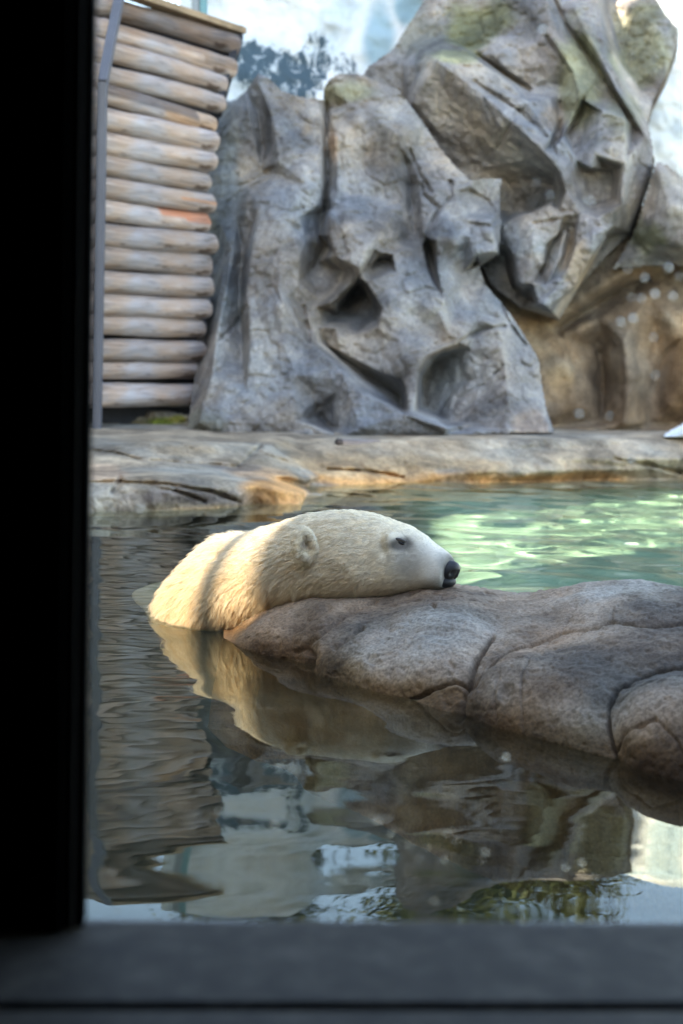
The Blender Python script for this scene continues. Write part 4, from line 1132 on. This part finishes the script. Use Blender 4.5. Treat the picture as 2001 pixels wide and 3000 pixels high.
# fur: one hair-curve object, combed back from the nose, clumped
nt = len(me_b.polygons)
me_b.calc_loop_triangles()
tri = np.zeros(len(me_b.loop_triangles) * 3, int); me_b.loop_triangles.foreach_get('vertices', tri); tri = tri.reshape(-1, 3)
vn = np.zeros(nv * 3); me_b.vertices.foreach_get('normal', vn); vn = vn.reshape(-1, 3)
ta, tb2, tc = BV[tri[:, 0]], BV[tri[:, 1]], BV[tri[:, 2]]
ar = np.linalg.norm(np.cross(tb2 - ta, tc - ta), axis=1) / 2
zc = (ta[:, 2] + tb2[:, 2] + tc[:, 2]) / 3
ar = np.where(zc > -0.02, ar, 0)
rs = np.random.RandomState(3)
NH = 210000
pk = rs.choice(len(tri), NH, p=ar / ar.sum())
u1, u2 = rs.rand(NH), rs.rand(NH); fl = u1 + u2 > 1; u1[fl] = 1 - u1[fl]; u2[fl] = 1 - u2[fl]
w3 = np.stack([1 - u1 - u2, u1, u2], 1)
root = (BV[tri[pk]] * w3[..., None]).sum(1); nor = (vn[tri[pk]] * w3[..., None]).sum(1); nor /= np.linalg.norm(nor, axis=1)[:, None]
# nearest spine station -> backward direction
sub = cen[::4]; near_i = np.argmin(((root[:, None, :] - sub[None]) ** 2).sum(-1), axis=1) * 4
near_i = np.clip(near_i, 0, nS - 1); tpar = t1[near_i]
dirb = tan[near_i].copy()
grav = np.array([0, 0, -1.0])
lowk = smoothstep(.25, .0, root[:, 2])[:, None] * smoothstep(t_eye, t_ear, tpar)[:, None]
dirb = dirb + grav * (.25 + .9 * lowk)
fl1 = np.stack([fbm(root / .07 + 11 * k, 3) for k in range(3)], 1)
dirb = dirb + 0.55 * fl1 * smoothstep(t_muz, t_eye + .05, tpar)[:, None]
dirb -= nor * (dirb * nor).sum(1)[:, None]; dirb /= np.linalg.norm(dirb, axis=1)[:, None] + 1e-9
length = np.interp(tpar, [0, t_muz, t_eye - .03, t_eye + .05, t_ear, t_sh, 1], [.003, .005, .009, .020, .034, .040, .040])
lift = np.interp(tpar, [0, t_eye, t_ear, t_sh, 1], [.12, .16, .22, .40, .50])
lift = lift * np.where(rs.rand(NH) < .07, 1.9, 1.0)
deye = np.linalg.norm(root - eye_c, axis=1)
length *= np.where(deye < .028, .35, 1)
for (c, fw, ue, se) in ear_info: length *= np.where(np.linalg.norm(root - c, axis=1) < .056, .45, 1)
dn = np.linalg.norm(root - W(1315, 1675, 3.566), axis=1)
keep = (dn > .0262) & (deye > .012)
# clumps
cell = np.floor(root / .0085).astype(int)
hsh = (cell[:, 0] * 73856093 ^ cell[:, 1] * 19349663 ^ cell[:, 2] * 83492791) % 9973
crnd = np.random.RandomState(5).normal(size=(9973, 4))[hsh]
ccen = np.random.RandomState(6).uniform(0.2, .8, size=(9973, 3))[hsh] * .0085 + cell * .0085
length = length * (1 + .22 * crnd[:, 3] * .6) * rs.uniform(.75, 1.15, NH)
length = np.clip(length, .002, .05)
dj = dirb + .22 * crnd[:, :3] * smoothstep(t_muz, t_eye + .08, tpar)[:, None] + .10 * rs.normal(size=(NH, 3))
dj -= nor * (dj * nor).sum(1)[:, None] * .8; dj /= np.linalg.norm(dj, axis=1)[:, None]
NPT = 5
pts = np.zeros((NH, NPT, 3))
cl_amt = (.55 * smoothstep(t_muz, t_ear, tpar))[:, None]
for k in range(NPT):
    s = k / (NPT - 1)
    p = root + nor * (lift * length * (s - .45 * s * s) * 1.5)[:, None] + dj * (length * (s ** 1.15))[:, None] + grav * (length * .22 * s * s)[:, None]
    pull = (ccen - root); pull -= nor * (pull * nor).sum(1)[:, None]
    pts[:, k] = p + pull * cl_amt * s
pts[:, 0] -= nor * .002
pts = pts[keep]; rootk = root[keep]; nk_ = len(pts)
hc = bpy.data.hair_curves.new('fur')
hc.add_curves([NPT] * nk_)
hc.attributes['position'].data.foreach_set('vector', pts.astype(np.float32).ravel())
ra = hc.attributes.get('radius') or hc.attributes.new('radius', 'FLOAT', 'POINT')
prof = np.array([.00055, .0006, .00055, .0004, .00012], np.float32)
rl = np.clip(length[keep] / .016, .45, 1.05)
ra.data.foreach_set('value', (rl[:, None] * prof[None, :]).astype(np.float32).ravel())
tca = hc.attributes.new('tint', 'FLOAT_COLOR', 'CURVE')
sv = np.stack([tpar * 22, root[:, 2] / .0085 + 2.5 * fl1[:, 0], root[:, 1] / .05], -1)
streak = smoothstep(.12, .5, noise(sv)) * smoothstep(t_eye - .02, t_eye + .10, tpar)  # brownish streaks; parting shadows between tufts painted into the strand colour
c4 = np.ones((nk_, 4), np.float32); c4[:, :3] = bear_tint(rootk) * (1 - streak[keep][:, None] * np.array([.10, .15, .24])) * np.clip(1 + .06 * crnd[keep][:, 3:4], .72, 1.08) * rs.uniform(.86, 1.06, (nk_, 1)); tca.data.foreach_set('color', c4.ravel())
tfu = NT('polar_bear_fur')
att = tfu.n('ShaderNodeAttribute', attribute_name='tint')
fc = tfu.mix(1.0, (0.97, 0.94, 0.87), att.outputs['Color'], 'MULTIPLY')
df = tfu.n('ShaderNodeBsdfDiffuse'); tfu.l(fc, df.inputs['Color'])
tl_ = tfu.n('ShaderNodeBsdfTranslucent'); tfu.l(fc, tl_.inputs['Color'])
mxs = tfu.n('ShaderNodeMixShader'); mxs.inputs[0].default_value = 0.48
tfu.l(df.outputs[0], mxs.inputs[1]); tfu.l(tl_.outputs[0], mxs.inputs[2]); tfu.l(mxs.outputs[0], tfu.out.inputs['Surface'])
hc.materials.append(tfu.m)
fur = bpy.data.objects.new('fur', hc); COL.objects.link(fur); adopt(fur, bo)

# ------------------------------------------------------------------ water drops on the outside of the pane
DROPS = [(1240, 40), (1290, 28), (1590, 85), (1850, 165), (1920, 175), (1572, 535), (1613, 572), (1730, 590), (1840, 790), (1890, 815), (1875, 760), (1960, 785), (1990, 812), (1850, 872), (1880, 876), (1920, 862), (1972, 868),
         (1855, 935), (1820, 945), (1915, 990), (1920, 1100), (1697, 1215), (1785, 1220), (1850, 1350), (1480, 2222), (1105, 2410), (1145, 2445), (1200, 2480), (1250, 2485), (1225, 2520), (1310, 2445), (1335, 2465),
         (1300, 2522), (1410, 2527), (1420, 2500), (1655, 2545), (1703, 2530), (1738, 2572), (1270, 2642), (330, 2560), (352, 2592), (342, 2668), (410, 1495), (640, 2380), (800, 2420)]
tdw = NT('water_drop'); tdw.t.nodes.remove(tdw.b)
gd = tdw.n('ShaderNodeBsdfGlass'); gd.inputs['IOR'].default_value = 1.333; gd.inputs['Roughness'].default_value = 0.0
tdw.l(gd.outputs[0], tdw.out.inputs['Surface'])
V2, F2 = [], []
n1, n2 = 7, 18
for i in range(n1):
    th = (math.pi / 2) * i / (n1 - 1)
    for j in range(n2):
        f = 2 * math.pi * j / n2
        V2.append((math.cos(th) * math.cos(f) if i < n1 - 1 else .001 * math.cos(f), math.sin(th) * .55, math.cos(th) * math.sin(f) if i < n1 - 1 else .001 * math.sin(f)))
for i in range(n1 - 1):
    for j in range(n2):
        j2 = (j + 1) % n2; F2.append((i * n2 + j, i * n2 + j2, (i + 1) * n2 + j2, (i + 1) * n2 + j))
F2 += [tuple(range(n2 - 1, -1, -1)), tuple((n1 - 1) * n2 + j for j in range(n2))]
dme = None
rs = np.random.RandomState(21)
cyw, syw = math.cos(YAW), math.sin(YAW)
for (x, y) in DROPS:
    d = ray(x, y)                                  # where this sight line meets the outer glass face
    nrm = np.array([-syw, cyw, 0]); org = np.array(WIN) + nrm * 0.0522
    p = CO + d * ((org - CO).dot(nrm) / d.dot(nrm))
    if dme is None:
        o = mesh_obj('water_drop', V2, F2, tdw.m); dme = o.data
    else:
        o = bpy.data.objects.new('water_drop', dme); COL.objects.link(o)
    r = rs.uniform(.0010, .0026)
    o.location = p; o.rotation_euler = (0, 0, YAW); o.scale = (r, r, r)
    tag(o, 'small clear water drop clinging to the window pane', 'water drop', 'water drops on the window pane')
